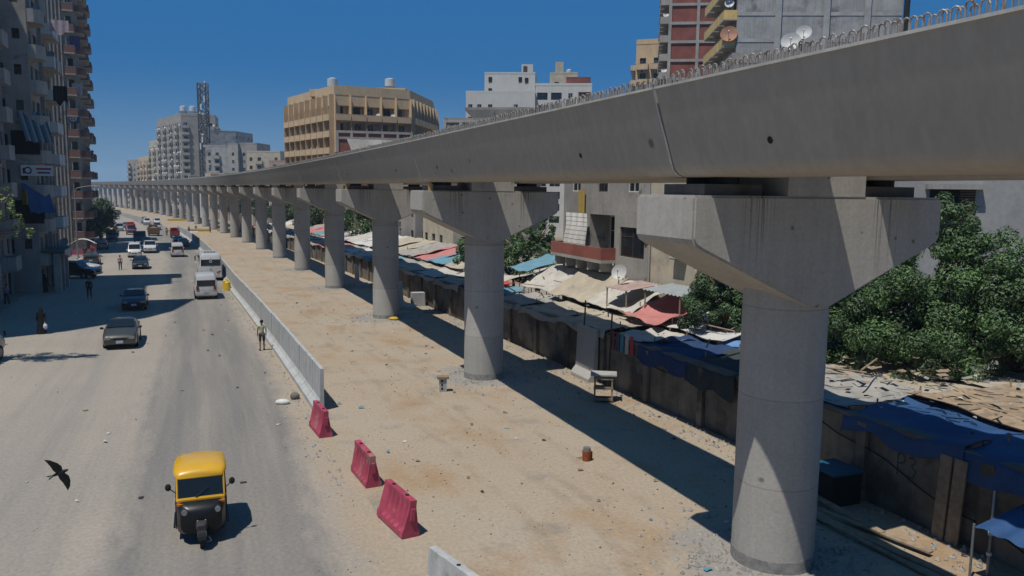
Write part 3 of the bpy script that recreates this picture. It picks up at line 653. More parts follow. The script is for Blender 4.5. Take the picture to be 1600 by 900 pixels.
p = path(24.0, 10.8, 0); on(r, MB().cyl((0, 0, 0), (0, 0, 9), .06, .06, 8).mesh('drain_pipe', palec), 'drain_pipe', p.x, p.y, p.z, 0)
# grey building behind the big tree
B_, g_ = building('concrete_building', [(18.5, 40), (44, 37), (46, 50), (20, 52)], 11.5, [dict(w=8.5, kinds=[lambda f, b: 'X' if 0 else ''], z0=3), None, None, None], M('smooth grey wall', (.40, .40, .39), .85, .12, .3, .1, .03, spots=((.30, .30, .29), .5, .58)),
    'plain grey building behind the big tree at the right edge', seed=3)
for x, w in ((20.65, 2.1), (25.2, .9)):
    y = 40-(x-18.5)*3/25.5
    q = MB(); q.b2(0, w, -.05, .02, 0, 2.6, 1); q.b2(-.25, w+.3, -.4, 0, 2.6, 2.85, 0)
    for k in range(20): q.b2(w-.75, w-.02, -.12, -.05, .1+k*.125, .18+k*.125, 2)
    on(B_, q.mesh('window', [palec, darkm, shut[2]]), 'window', x, y-.01, 6.7, -.117)
# tall group behind the girder
building('unfinished_tower', [(25.9, 96), (44.6, 95), (46, 108), (26.8, 110)], 41, [dict(w=3.8, kinds=['', '', lambda f, b: 'w' if f in (7, 3, 11) and b == 2 else '', '', ''], frame=0), None, None, dict(w=3.6, kinds=['B'], bm=yellow_w, bd=1.5, dish=.25, wk=['hole', 'g'])], greyw,
    'tall bare grey block wall with yellow balconies down its left side', seed=2)
uf = [o for o in bpy.data.objects if o.name.startswith('unfinished_tower')][0]
for z in range(3, 41, 3): on(uf, MB().box((0, 0, 0), (18.7, .03, .4), -.053).mesh('floor_band', M('band concrete', (.47, .47, .465), .9, .22, .8, .3)), 'floor_band', 35.25, 95.47, z-.3)
for x in (30.5, 36, 40.6): on(uf, MB().box((0, 0, 20), (.7, .05, 40), -.053).mesh('column_band', M('band concrete', (.47, .47, .465), .9, .22, .8, .3)), 'column_band', x, 95.97-(x-25.9)*.0535-.23, -1)
for x, z, m_, s_ in ((27.6, 27.4, DISHR, 2.0), (27.4, 31.0, DISH, 1.1)):
    on(uf, m_, 'satellite_dish', 25.1, 96+ (27.8-x)*2, z, 0, (R(70), 0, -.3), (s_, s_, s_))
on(uf, MB().cyl((0, 0, 0), (0, 0, 34), .32, .32, 12).mesh('black_flue', black), 'black_flue', 44.9, 94.6, 9)
for nm, x, z, k in (('satellite_dish', 26.9, 23.6, 1.9), ('satellite_dish', 28.1, 24.5, 1.5)):
    r_ = empty(nm, (x, 80, z), 0, 'large white dish on the low roof, the %s of the two' % ('lower and wider' if k > 1.7 else 'higher and smaller'), 'satellite dish', 'dishes on the low roof')
    put(DISH, 'reflector', r_, rot=(R(68), 0, -.35), scale=(k, k, k)); r_.children[0].name = 'reflector'
    q = MB(); q.cyl((0, .5, -z+21.0), (0, .3, 0), .06, .06); q.build('mast', steel, r_)
building('concrete_building', [(21, 79), (33, 77), (34, 86), (22, 88)], 21.8, [dict(w=3, kinds=['W']), None, None, None], plast, 'low grey block carrying the two large dishes behind the beam', seed=4)
building('apartment_tower', [(26.3, 141), (41, 139), (43, 156), (29, 158)], 52, [dict(w=4.9, kinds=[''], frame=palec, fh=3.1), None, None, dict(w=3.5, kinds=['B', 'b'], bm=palec, bd=1.4, dish=.2)], redbr,
    'tall red brick tower with pale concrete frame beside the yellow balconies', seed=7)
building('apartment_tower', [(25.5, 172), (31, 170), (34, 184), (28, 186)], 40, [dict(w=3, kinds=['b']), None, None, dict(w=3.2, kinds=['B'], bm=beige)], beige, 'beige tower with balconies just left of the red brick tower', seed=17)
# white cluster
W1 = building('white_building', [(-7.6, 207), (5.2, 206), (6, 218), (-7, 219)], 38.6, [dict(w=4.2, kinds=['', '', ''], z0=4), None, None, dict(w=4, kinds=['w'])], whitew, 'plain white block with few windows on the skyline', seed=3, par=.4)
for x in (-6.9, -6.9, 3.0, .6): pass
for x, z in ((-6.6, 37.2), (-6.6, 34.4), (1.0, 37.2), (2.6, 37.0)): on(W1[0], win_mesh(.9, 1.2, 'hole'), 'window', x, 206.85-(x+7.6)*.078, z-1)
building('white_building', [(-12.2, 205), (-7.65, 204.7), (5.2, 203.7), (5.3, 205.8), (-12, 207)], 33.6, [dict(w=3, kinds=['W'], wk=['gw', 'g']), dict(w=3, kinds=['W', '']), None, None, None], whitew, 'lower white wing in front of the plain white block', seed=6, par=.5)
W2 = building('white_building', [(5.3, 205.5), (19.4, 204), (20.4, 218), (6.3, 219)], 35.6, [dict(w=3.5, kinds=['D', 'D', 'W', 'L'], wk=['g', 'gw'], bm=whitew), None, None, None], whitew, 'cream white building with wide window bands right of the white block', seed=8, par=.6)
building('roof_house', [(9, 208), (16, 207), (16.5, 213), (9.5, 214)], 38.9, [dict(w=3, kinds=['W', '']), None, None, None], cream, 'cream roof house with a water tank above the window bands', seed=1, par=.4)
building('stair_tower', [(13, 205.2), (19, 204.6), (19.5, 209), (13.5, 210)], 37.6, [None]*4, redbr, 'small brick roof room at the right end of the cream building', par=.2)
on(W2[0], TANK, 'water_tank', 14.0, 210, 37.9); on(W2[0], MB().box((0, 0, 1.6), (2, 2, 4.2)).mesh('lift_house', cream), 'lift_house', 11.5, 210, 38.0)
on(W1[0], MB().box((0, 0, 1.3), (2.9, 2.6, 2.6)).mesh('lift_house', whitew), 'lift_house', 3.2, 209, 38.2); on(W1[0], win_mesh(1.0, 1.5, 's2b'), 'window', 2.2, 207.6, 38.8)
D1 = building('unfinished_building', [(-13, 150), (3, 147.5), (5.5, 162), (-11, 164)], 22.0, [dict(w=3.4, kinds=['L', 'D', 'L'], frame=plast_d), None, None, dict(w=3.2, kinds=['D'])], plast_d, 'low dark grey unfinished building with an overhanging roof in front of the white blocks', seed=3, par=.5)
q = MB(); q.add([(-8, -1.5, 0), (4.5, -1.5, 0), (4.5, -1.5, .4), (-8, -1.5, .4), (-5, -1, -3.2), (4.5, -1, -3.2)], [(0, 1, 2, 3), (0, 4, 5, 1)]); q.b2(-8, 4.5, -1.49, 8, 0.001, .4)
on(D1[0], q.mesh('roof_overhang', plast_d), 'roof_overhang', -1, 149.5, 23.6, -.15)
# beige balcony building
BE = building('balcony_building', [(-38.8, 175), (-23.5, 183), (-20.6, 205), (-22.5, 232), (-50, 240), (-56, 201)], 31.6-2.2,
    [dict(w=3.45, kinds=['G'], dish=.1, fins=[1]), dict(w=3.2, kinds=['G'], fins=[1]), dict(w=3.4, kinds=['G'], fins=[1]), None, None, dict(w=3.7, kinds=['G'], fins=[1], dish=.12)], beige,
    'beige block whose fronts are grids of projecting balconies and fins', seed=3, fh=3.55, z0=2.2, par=2.0)
for f in range(8):
    for p0, p1, nb in (((-38.8, 175), (-23.5, 183), 5), ((-23.5, 183), (-20.6, 205), 7), ((-20.6, 205), (-22.5, 232), 8), ((-56, 201), (-38.8, 175), 8)):
        a = Vector(p0); b = Vector(p1); L_ = (b-a).length; u = (b-a)/L_; bw = L_/nb
        for i in range(nb):
            q = a+u*(i*bw+.15); on(BE[0], bal_mesh(bw-.3, 1.35 if nb < 8 else 1.2, 1.15, beige, beige), 'balcony', q.x, q.y, BE[1]+2.2+f*3.55+.02, math.atan2(u.y, u.x))
on(BE[0], TANK, 'water_tank', -41.5, 186, 31.4, sc=(1.6, 1.6, 1.2)); on(BE[0], TANK, 'water_tank', -29.5, 193, 32.4, sc=(1.6, 1.6, 1.2))
on(BE[0], MB().box((0, 0, 1.4), (7, 5, 2.8)).mesh('lift_house', beige), 'lift_house', -29, 193, 29.6); on(BE[0], MB().box((0, 0, .8), (7, 5, 1.6)).mesh('lift_house', beige), 'lift_house', -43, 187, 29.6)
building('unfinished_building', [(-35.2, 160), (-20.5, 164), (-22, 174), (-36, 172)], 20.6, [dict(w=2.9, kinds=[''], frame=palec), None, None, None], redbr, 'unfinished red brick building with concrete frame before the beige block', seed=3, par=.2)
q = building('brick_house', [(-33, 149), (-19.5, 151), (-19, 159), (-33, 159)], 15.8, [dict(w=2.7, kinds=['W', '', 'w'], wk=['gw', 'hole']), None, None, None], redbr, 'low red brick house with a slanting dark roof beside the beam', seed=13, par=.2)
qq = MB(); qq.add([(0, 0, 0), (9, 0, .4), (9.5, 2.5, 3.4), (-2, 2.5, 3.6), (9.5, 2.5, 3.1), (-2, 2.5, 3.3)], [(0, 1, 2, 3), (3, 2, 4, 5)]); qq.b2(-2, 9.5, 2.5, 5, 3.3, 3.6)
on(q[0], qq.mesh('slanting_roof', plast_d), 'slanting_roof', -29.5, 149.8, 14.6)
# far tower cluster
F1 = building('apartment_tower', [(-153, 372), (-139, 377), (-146, 400), (-168, 420), (-180, 408)], 41.5, [dict(w=3.6, kinds=['b', '', 'B', 'W'], bm=palec, dish=.2), dict(w=3.6, kinds=['B', 'b'], bm=pink, dish=.1), None, None, dict(w=3.8, kinds=['B', 'b', 'W'], bm=palec, dish=.3)], plast,
    'tall grey balcony tower next to the lattice mast on the far skyline', seed=3)
on(F1[0], TANK, 'water_tank', -157, 385, 43.5, sc=(2, 2, 1.6)); on(F1[0], TANK, 'water_tank', -153, 386, 43.5, sc=(2, 2, 1.6)); on(F1[0], MB().box((0, 0, 1), (9, 6, 2)).mesh('lift_house', plast), 'lift_house', -154, 386, 41.3)
building('apartment_tower', [(-192, 425), (-180.5, 409), (-170, 425), (-182, 440)], 31.5, [dict(w=3.6, kinds=['B', 'W', 'b'], bm=cream, dish=.2), None, None, None], cream, 'cream stepped tower left of the grey balcony tower', seed=5)
building('apartment_tower', [(-212, 455), (-193, 426), (-183, 441), (-200, 468)], 24, [dict(w=3.6, kinds=['B', 'W', 'b'], bm=beige, dish=.1), None, None, None], beige, 'beige tower at the left end of the far cluster', seed=6)
building('apartment_block', [(-236, 492), (-222, 486), (-214, 500), (-228, 508)], 24, [dict(w=4, kinds=['B', 'W']), None, None, None], plast, 'grey and yellow block farthest left on the skyline', seed=7)
building('apartment_block', [(-222, 487), (-210, 484), (-205, 500), (-214, 505)], 22, [dict(w=4, kinds=['B', 'W']), None, None, None], yellow_w, 'yellow block beside the grey one farthest left on the skyline', seed=8)
building('concrete_building', [(-139, 358), (-126, 366), (-124, 384), (-138, 380)], 34, [None, dict(w=3, kinds=['W']), None, None], greyw, 'windowless grey block right of the lattice mast', par=.4)
for i, (x0, x1, y, h, m_, lb) in enumerate(((-128, -118, 335, 26, greyw, 'low grey block with a shaded end right of the mast'), (-118, -113.5, 333, 26.6, palec, 'narrow pale block between two grey ones'), (-113.5, -106, 334, 27, plast, 'dark grey block left of the white far house'),
        (-101, -88, 305, 22.5, cream, 'small white far house with a roof shed'), (-88, -76, 290, 18.5, pink, 'pinkish low block left of the beige balcony block'), (-76, -60, 262, 15.6, plast, 'low weathered block just left of the beige balcony block'))):
    building('concrete_building', [(x0, y), (x1, y-1), (x1+1, y+14), (x0+1, y+15)], h, [dict(w=3.6, kinds=['W', 'B', ''], bm=m_), None, None, dict(w=4, kinds=['W'])], m_, lb, seed=20+i, par=.5)
# lattice mast
mr = empty('lattice_mast', (-134.8, 352, gz(352)), 0, 'steel lattice mast crowded with dishes and antennas on the skyline', 'mast'); q = MB(); W_ = 1.7; hz = [i*3. for i in range(20)]
for a, b in zip(hz[:-1], hz[1:]):
    c4 = [(-W_, -W_), (W_, -W_), (W_, W_), (-W_, W_)]
    for i in range(4):
        (x0, y0), (x1, y1) = c4[i], c4[(i+1) % 4]; q.cyl((x0, y0, a), (x0, y0, b), .26, .26, 5); q.cyl((x0, y0, a), (x1, y1, b), .2, .2, 4); q.cyl((x1, y1, a), (x0, y0, b), .10, .10, 4); q.cyl((x0, y0, b), (x1, y1, b), .1, .1, 4)
q.build('lattice', M('dark mast steel', (.07, .07, .075), .7, .2, 1), mr); rr = random.Random(5)
for k in range(44):
    z = rr.uniform(30, 57); a = rr.uniform(0, 6.28)
    if k % 3: put(DISH, 'antenna_dish', mr, (2.0*math.cos(a), 2.0*math.sin(a), z), rot=(R(90), 0, a+1.57), scale=(1.1,)*3)
    else: put(MB().b2(-.3, .3, -.2, .2, -1.3, 1.3).mesh('panel_antenna', white_p) if k == 0 else bpy.data.meshes['panel_antenna'], 'panel_antenna', mr, (2.2*math.cos(a), 2.2*math.sin(a), z))
# low houses and blocks behind the market, seen between the piers
lowm = [cream, plast, pink, palec, beige, redbr, whitew, plast]
adj = ['cream', 'grey', 'pinkish', 'pale concrete', 'beige', 'red brick', 'white', 'grey']
k = 0; s = 69.
while s < 520:
    L_ = rr.uniform(9, 16); hgt = rr.choice([6.5, 9.6, 9.8, 12.5]) if s < 260 else rr.choice([9, 12, 14]); o0 = rr.uniform(13, 16)
    building('low_house', rect(s, s+L_, o0, o0+rr.uniform(8, 12)), hgt, [dict(w=3.2, kinds=['W', '']), None, None, dict(w=3.1, kinds=['W', 'B', 'W', ''], bm=lowm[(k+3) % 8])], lowm[k % 8],
        '%s low house behind the market, %s along from the camera' % (adj[k % 8], ORD[min(k, 32)]), 'house', 'low houses behind the market', seed=40+k, par=.5)
    s += L_+rr.choice([.4, .4, 3.5, 6]) + (7 if s < 260 else 0); k += 1
#@@NEXT
# ------------------------------------------------------------------ barriers, wall, street furniture
PANEL = MB()
pr = [(-.34, 0), (.12, 0), (.12, 1.78), (-.03, 1.78), (-.05, .48), (-.14, .34), (-.34, .2)]      # x across (road side negative)
PANEL.extrude([(y, z) for y, z in pr], 0, 1.97); PANEL.v = [Vector((v.y, v.x, v.z)) for v in PANEL.v]; PANEL.f = [f[::-1] for f in PANEL.f]
PANELM = PANEL.mesh('barrier_panel', concrete_lite)
def o_bar(s): return -8.55-.85*min(1, max(0, (s-18)/45.))
s = 17.9; k = 0
while s < 205:
    a = path(s, o_bar(s)); b = path(s+2.0, o_bar(s+2)); d = b-a
    o = put(PANELM, 'barrier_panel', None, a, rot=(math.asin(d.z/d.length)+rnd.uniform(-.004, .004), rnd.uniform(-.012, .012), math.atan2(-d.x, d.y)+rnd.uniform(-.006, .006)))
    tag(o, 'pale concrete barrier panel in the long row between street and building site' if k else 'end panel of the concrete barrier row nearest the camera', 'barrier', 'concrete barrier panels along the street'); s += 2.0; k += 1
redp = M('faded red plastic', (.46, .07, .12), .6, .2, 2.5, .1, spots=((.42, .24, .21), 1.4, .56))
def plastic_mesh():
    mb = MB(); L_ = 1.85; st = [0, .08, .12]; rings = []
    prof = []
    ys = []
    y = 0
    seq = [(0, 0), (.10, 0)] + sum([[(.14+i*.3, 1), (.26+i*.3, 1), (.30+i*.3, 0), (.40+i*.3, 0)] for i in range(5)], []) + [(1.75, 0), (1.85, 0)]
    for yy, d in seq:
        q = .095*d
        rings.append([(-.27, yy, .0), (.27, yy, 0), (.27, yy, .16), (.22-q, yy, .26), (.10-q*.4, yy, .88), (.10, yy, .95), (.10, yy, 1.08), (-.10, yy, 1.08), (-.10, yy, .95), (-.10+q*.4, yy, .88), (-.22+q, yy, .26), (-.27, yy, .16)])
    mb.loft(rings, 0)
    for yy in (.45, 1.4): mb.cyl((0, yy, 1.075), (0, yy, 1.10), .06, .06, 12, 1)
    mb.b2(-.06, .06, -.05, .0, .5, .85, 0); mb.b2(-.06, .06, 1.85, 1.9, .5, .85, 0)
    return mb.mesh('barrier', [redp, darkm], sharp=40)
PLM = plastic_mesh()
for (a, b, lb) in (((13.9, -8.95), (15.7, -9.1), 'faded red plastic barrier touching the end of the concrete row'), ((8.1, -8.35), (9.9, -8.5), 'middle one of the three faded red plastic barriers'), ((4.1, -8.2), (5.9, -8.5), 'leaning faded red plastic barrier closest to the camera')):
    p = path(*a); q = path(*b); d = q-p
    o = put(PLM, 'plastic_barrier', None, p, rot=(0, rnd.uniform(-.04, .04) if 'leaning' not in lb else .10, math.atan2(-d.x, d.y))); o.scale = (.92, .96, .92); tag(o, lb, 'barrier', 'red plastic barriers')
J = MB(); J.extrude([(-.3, 0), (.3, 0), (.3, .12), (.14, .38), (.09, 1.02), (-.09, 1.02), (-.14, .38), (-.3, .12)], 0, 2.4); J.v = [Vector((v.y, v.x, v.z)) for v in J.v]; J.f = [f[::-1] for f in J.f]
JM = J.mesh('jersey_barrier', [concrete_lite]); p = path(-1.05, -7.75); r_ = empty('jersey_barrier', p, theta(0)+.27, 'white concrete jersey barrier at the bottom edge of the picture', 'barrier')
put(JM, 'barrier', r_); put(MB().cyl((0, 0, 1.0), (0, 0, 1.028), .05, .05).mesh('lifting_hole', darkm), 'lifting_hole', r_, (0, 1.3, 0))
yel_pl = M('yellow plastic', (.72, .47, .03), .5, .1, 2)
for s, o, i in ((66.4, -9.95, 0), (68.3, -10.0, 1)):
    r_ = empty('water_barrel', path(s, o), .2*i, 'yellow barrel barrier by the row behind the minivan, %s' % ('nearer' if i == 0 else 'farther'), 'barrel', 'yellow barrels by the concrete row'); r_.scale = (.8, .8, .85)
    MB().cyl((0, 0, 0), (0, 0, .95), .42, .34, 20).cyl((0, 0, .95), (0, 0, 1.1), .34, .2, 20).build('barrel', yel_pl, r_, sharp=40); MB().cyl((0, 0, 1.1), (0, 0, 1.14), .1, .1).build('cap', black, r_)
def site_barrier(s, o, w, mat, lb, rz=0.):
    r_ = empty('site_barrier', path(s, o), theta(s)+rz, lb, 'barrier', 'painted barriers across the far building site'); mb = MB()
    mb.extrude([(-.28, 0), (.28, 0), (.12, .3), (.09, .95), (-.09, .95), (-.12, .3)], -w/2, w/2); mb.build('barrier', mat, r_)
    MB().b2(-w/2+.2, w/2-.2, -.15, -.10, .55, .75).build('stripe', whitew if mat is yel_pl else yel_pl, r_)
for k, (s, o, w, m_, lb) in enumerate(((203, 1.6, 3.6, yel_pl, 'yellow site barrier nearest the pier on the right of the row'), (203, -3.2, 3.2, yel_pl, 'yellow framed site barrier beside the white one'), (204, -6, 4.6, whitew, 'white concrete site barrier at the end of the panel row'),
        (290, -2.4, 6, yel_pl, 'long yellow site barrier, left of two farther away'), (290, 4.4, 5, yel_pl, 'long yellow site barrier, right of two farther away'))): site_barrier(s, o, w, m_, lb)
# L shaped retaining pieces under the viaduct
def lpiece(s, o, rz, lb, sc=1.):
    mb = MB(); mb.extrude([(-.16, 0), (1.25, 0), (1.25, .22), (.42, .3), (.20, .55), (.10, 2.15), (-.16, 2.15)], 0, 2.2)
    r_ = mb.build('retaining_piece', concrete_lite); r_.location = path(s, o); r_.rotation_euler = (0, 0, theta(s)+rz); r_.scale = (sc,)*3
    tag(r_, lb, 'concrete piece', 'spare concrete pieces under the viaduct')
lpiece(50.2, 3.0, -1.9, 'L shaped concrete piece lit by the sun between the second and third piers'); lpiece(68.5, 3.0, -1.7, 'L shaped concrete piece in front of the dark wall behind the third pier', .95)
q = MB().b2(-.55, .55, -.4, .4, 0, 1.15); o = q.build('concrete_block', concrete_lite); o.location = path(50.0, 4.4); o.rotation_euler = (0, 0, .3); tag(o, 'short concrete block standing beside the sunlit L shaped piece', 'block')
r_ = empty('barrier_slab', path(19.0, 4.25), theta(19), 'tall grey concrete slab propped against the boundary wall', 'slab')
q = MB(); q.extrude([(.35, 0), (.75, 0), (.75, 2.6), (.6, 2.6), (.52, .5), (.25, .16), (.25, 0)], 0, 2.0); q.v = [Vector((v.y, v.x, v.z)) for v in q.v]; q.f = [f[::-1] for f in q.f]; q.build('slab', concrete, r_)
# boundary wall
wallm = M('old boundary wall', (.25, .21, .16), .95, .35, .6, .9, .12, spots=((.09, .075, .06), .55, .48)); WO = 5.25; WH = 2.35
wr = empty('boundary_wall', path(0, WO), 0, 'old stained boundary wall with pilasters between the site and the market', 'wall')
mb = MB(); ss = [-16+i*1.5 for i in range(150)]
mb.add(sum([[path(s, WO, -.2), path(s, WO, WH), path(s, WO+.28, WH), path(s, WO+.28, -.2)] for s in ss], []), sum([[(j*4, j*4+1, j*4+5, j*4+4), (j*4+1, j*4+2, j*4+6, j*4+5), (j*4+2, j*4+3, j*4+7, j*4+6)] for j in range(len(ss)-1)], []))
mb.build('wall', wallm, wr, True)
cm = MB().box((0, 0, 0), (.42, 1.52, .14)).mesh('coping', concrete_dark); pm = MB().box((0, 0, WH/2), (.14, .34, WH)).mesh('pilaster', wallm)
for k in range(95):
    s = -14+k*4.1
    if k < 50: p = path(s, WO-.1); put(pm, 'pilaster', wr, p-ROOTLOC[wr.name], theta(s))
for k in range(95): s = -15+k*1.53; p = path(s, WO+.14, WH+.07); put(cm, 'coping', wr, p-ROOTLOC[wr.name], theta(s))
# painted mark on the wall
def stroke(pts, s0, z0, w, mat, name, parent):
    mb = MB()
    for (a0, b0), (a1, b1) in zip(pts[:-1], pts[1:]):
        dx, dz = a1-a0, b1-b0; L_ = math.hypot(dx, dz)+1e-6; nx, nz = -dz/L_*w/2, dx/L_*w/2
        mb.add([path(s0-(x), WO-.006, z0+z) for x, z in ((a0+nx, b0+nz), (a0-nx, b0-nz), (a1-nx, b1-nz), (a1+nx, b1+nz))], [(0, 1, 2, 3)])
    return mb.build(name, mat, parent, True)
pt_m = M('faded green paint', (.08, .10, .085), .9, .3, 5)
stroke([(0, 0), (0, .62), (.12, .66), (.24, .58), (.22, .42), (.02, .34)], 1.15, 1.15, .05, pt_m, 'painted_letter', wr)
stroke([(.36, .58), (.5, .64), (.6, .52), (.46, .38), (.62, .26), (.54, .06), (.36, .04)], 1.15, 1.15, .05, pt_m, 'painted_digit', wr)
# planks against the wall, cables, pole
for k, (s, w) in enumerate(((-.55, .34), (-.98, .36))):
    o = MB().box((0, 0, 1.1), (.05, w, 2.3)).build('leaning_board', wood); o.location = path(s, WO-.32); o.rotation_euler = (0, .06, theta(0)); tag(o, 'tall grey board leaning on the wall under the blue sheet, %s of the pair' % ('left' if k == 0 else 'right'), 'board', 'boards leaning on the wall')
def cable(pts, r, name, lb, mat=black):
    mb = MB(); mb.tube(pts, r, 6); o = mb.build(name, mat, None, sharp=60); return tag(o, lb, 'cable')
cable([path(4.6-i*.62, WO-.12, 2.2-1.75*(i/12.)**.9-.1*math.sin(i)) for i in range(15)], .022, 'black_cable', 'long black cable hanging diagonally down the boundary wall')
cable([path(2.3, WO-.05, 2.1-i*.15) for i in range(8)], .015, 'black_cable', 'short black cable hanging straight down the wall by the blue sheet')
cable([path(8-i*.8, WO-.05, 1.9-.25*math.sin(i*.7)) for i in range(-8, 5)], .02, 'black_cable', 'sagging black cable along the wall below the dark blankets')
r_ = empty('pipe_post', path(-2.55, 4.25), 0, 'thin grey pipe post standing at the bottom right corner', 'post'); MB().cyl((0, 0, 0), (0, 0, 2.1), .035, .035).build('pipe', steel, r_)
for z in (.5, 1.0): MB().cyl((0, 0, z), (0, 0, z+.07), .06, .06).build('collar', white_p, r_)
# plank pile and litter at the foot of the near pier
for k, (s, o, L_, rz, w, tl) in enumerate(((-.3, 3.1, 4.2, .12, .26, 'widest'), (-.5, 2.75, 4.6, .03, .14, 'longest thin'), (.2, 3.45, 3.2, .22, .2, 'shortest'), (1.6, 3.6, 3.4, -.05, .22, 'shaded'))):
    q = MB().box((0, 0, .03), (w, L_, .045)).build('wooden_plank', wood); q.location = path(s, o, .02+.045*k); q.rotation_euler = (0.0, 0, theta(0)+rz); tag(q, '%s plank of those lying right of the near pier' % tl, 'plank', 'planks on the ground')
# market stall cabinet, bucket, stub, box
r_ = empty('wooden_stand', path(15.6, 3.5), theta(15)-.5, 'weathered wooden stand with shelves in the sun strip by the wall', 'stand')
for x in (-.38, .38):
    for y in (-.32, .32): MB().box((x, y, .6), (.07, .07, 1.2)).build('leg', wood, r_)
MB().box((0, 0, 1.235), (1.15, .85, .06)).build('top', palec, r_)
for z in (.12, .62): MB().box((0, 0, z), (.72, .58, .04)).build('shelf', wood_d, r_)
for z in (.16, .66, 1.1): MB().box((0, -.365, z), (.86, .03, .13)).build('rail', wood, r_)
MB().box((.415, 0, .75), (.02, .57, .7)).build('side_panel', darkm, r_)
r_ = empty('metal_bucket', path(8.3, -1.0), .3, 'rusty red and grey can with sticks standing in the open site', 'can'); r_.scale = (.75, .75, .85)
MB().cyl((0, 0, 0), (0, 0, .42), .19, .21, 16).build('can', M('rusty red', (.33, .09, .03), .7, .3, 6), r_, sharp=40); MB().cyl((0, 0, .40), (0, 0, .55), .17, .17, 14).build('rim', steel, r_)
MB().tube([(-.3, .2, .05), (.3, .1, .1)], .02).tube([(-.35, .35, .04), (.2, .4, .05)], .02).build('stick', wood, r_)
MB().cyl((.24, .05, 0), (.24, .05, .34), .06, .06).build('bottle', M('brown bottle', (.05, .02, .012), .3, .1, 3), r_)
r_ = empty('concrete_stub', path(19.6, -2.75), .2, 'small post with a brick cap left of the second pier', 'post')
MB().b2(-.16, .16, -.16, .16, 0, .62).build('post', concrete_lite, r_); MB().b2(-.26, .26, -.22, .22, .62, .72).build('cap', M('sand cap', (.30, .22, .13), .9, .2, 4), r_)
for z in (.12, .3, .48): MB().b2(-.1, -.02, -.17, -.155, z, z+.1).build('hole', darkm, r_)
r_ = empty('metal_box', path(2.6, 4.35), theta(0), 'dark box with a bright blue lid behind the near pier', 'box'); MB().b2(-.5, .5, -.55, .55, 0, .95).build('box', darkm, r_)
MB().b2(-.56, .56, -.6, .6, .95, 1.02).build('lid', M('blue lid', (.02, .12, .19), .5, .15, 3), r_)
r_ = empty('tarp_shelter', path(-3.6, 4.5), theta(0), 'low shelter with ribbed blue cover cut by the right edge', 'shelter')
q = MB(); q.grid(lambda u, v: (-.9+1.6*u, -1.6+2.6*v, 1.35+.35*u+.03*math.sin(v*30)), 10, 30); q.build('cover', bluet, r_, sharp=70); MB().tube([(-.9, 1.0, 0), (-.9, 1.0, 1.4)], .03).tube([(-.9, -1.6, 0), (-.9, -1.6, 1.35)], .03).build('frame', steel, r_)
o = MB().ball((0, 0, .1), .35, 10, sc=(1.2, .8, .4)).build('yellow_sack', yel_pl, sharp=60); o.location = path(42.6, .5); tag(o, 'crumpled yellow sack at the foot of the third pier', 'sack')
o = MB().ball((0, 0, .08), .27, 10, sc=(1.2, .8, .5)).build('white_sack', whitew, sharp=60); o.location = path(19.6, -9.95); tag(o, 'white filled sack lying by the concrete row', 'sack')
o = MB().ball((0, 0, .12), .22, 8, sc=(1., .9, .9)).build('dark_sack', concrete_dark, sharp=60); o.location = path(20.3, -9.35); tag(o, 'dark lump resting against the toe of the concrete row', 'sack')
# rubble
def rubble(name, n, fn, r0, r1, mat, label):
    mb = MB(); rr = random.Random(len(name)*7+n)
    for _ in range(n):
        s, o = fn(rr); p = path(s, o, .0); r = rr.uniform(r0, r1)*rr.choice((.5, .7, 1)); pts = [Vector((rr.uniform(-1, 1), rr.uniform(-1, 1), rr.uniform(-.2, .9)))*r for _ in range(6)]
        mb.add([p+Vector((r, 0, 0)), p+Vector((0, r*.8, 0)), p+Vector((-r*.9, 0, 0)), p+Vector((0, -r, 0)), p+pts[0]*.4+Vector((0, 0, r*.7)), p+pts[1]*.3+Vector((0, 0, r*.6))], [(0, 1, 4), (1, 2, 5), (1, 5, 4), (2, 3, 5), (3, 0, 4), (3, 4, 5)])
    o = mb.build(name, mat); o['kind'] = 'stuff'; o['label'] = label; return o
def near_piers(rr):
    i = rr.choice([0, 0, 0, 1, 1, 2, 3, 4]); a = rr.uniform(0, 6.28); d = 1.1+abs(rr.gauss(0, 1.1)); return i*SP+d*math.sin(a), d*math.cos(a)
stone = M('grey rubble', (.36, .34, .31), .95, .3, 3)
rubble('rubble', 1500, near_piers, .03, .13, stone, 'broken concrete rubble round the pier feet')
rubble('rubble', 1300, lambda rr: (rr.uniform(-6, 60), WO-.2-abs(rr.gauss(0, .9))), .03, .14, stone, 'rubble along the foot of the boundary wall')
rubble('rubble', 900, lambda rr: (lambda s: (s, o_bar(s)-.5-abs(rr.gauss(0, .25))))(rr.uniform(8, 100)), .02, .10, stone, 'grit along the toe of the concrete row')
rubble('gravel', 2600, lambda rr: (rr.uniform(-3, 70), rr.uniform(-8, 4.5)), .012, .05, M('brown grit', (.2, .15, .11), .95, .3, 3), 'loose stones over the building site')
rubble('gravel', 700, lambda rr: (rr.uniform(0, 60), rr.choice([rr.uniform(-27, -20), rr.uniform(-11, -9)])), .012, .05, M('brown grit', (.2, .15, .11), .95, .3, 3), 'loose stones over the street edge')
def litter(n, fn, mats, label):
    mb = MB(); rr = random.Random(n)
    for _ in range(n):
        s, o = fn(rr); p = path(s, o, .02); a = rr.uniform(0, 6.28); L_ = rr.uniform(.03, .12); w = L_*rr.uniform(.3, .8); u = Vector((math.cos(a), math.sin(a), 0))*L_; v = Vector((-math.sin(a), math.cos(a), 0))*w; h = Vector((0, 0, rr.uniform(.01, .07)))
        mb.add([p-u-v, p+u-v+h*.4, p+u+v, p-u+v+h, p+h*1.3], [(0, 1, 4), (1, 2, 4), (2, 3, 4), (3, 0, 4)], rr.randrange(len(mats)))
    o = mb.build('litter', mats); o['kind'] = 'stuff'; o['label'] = label
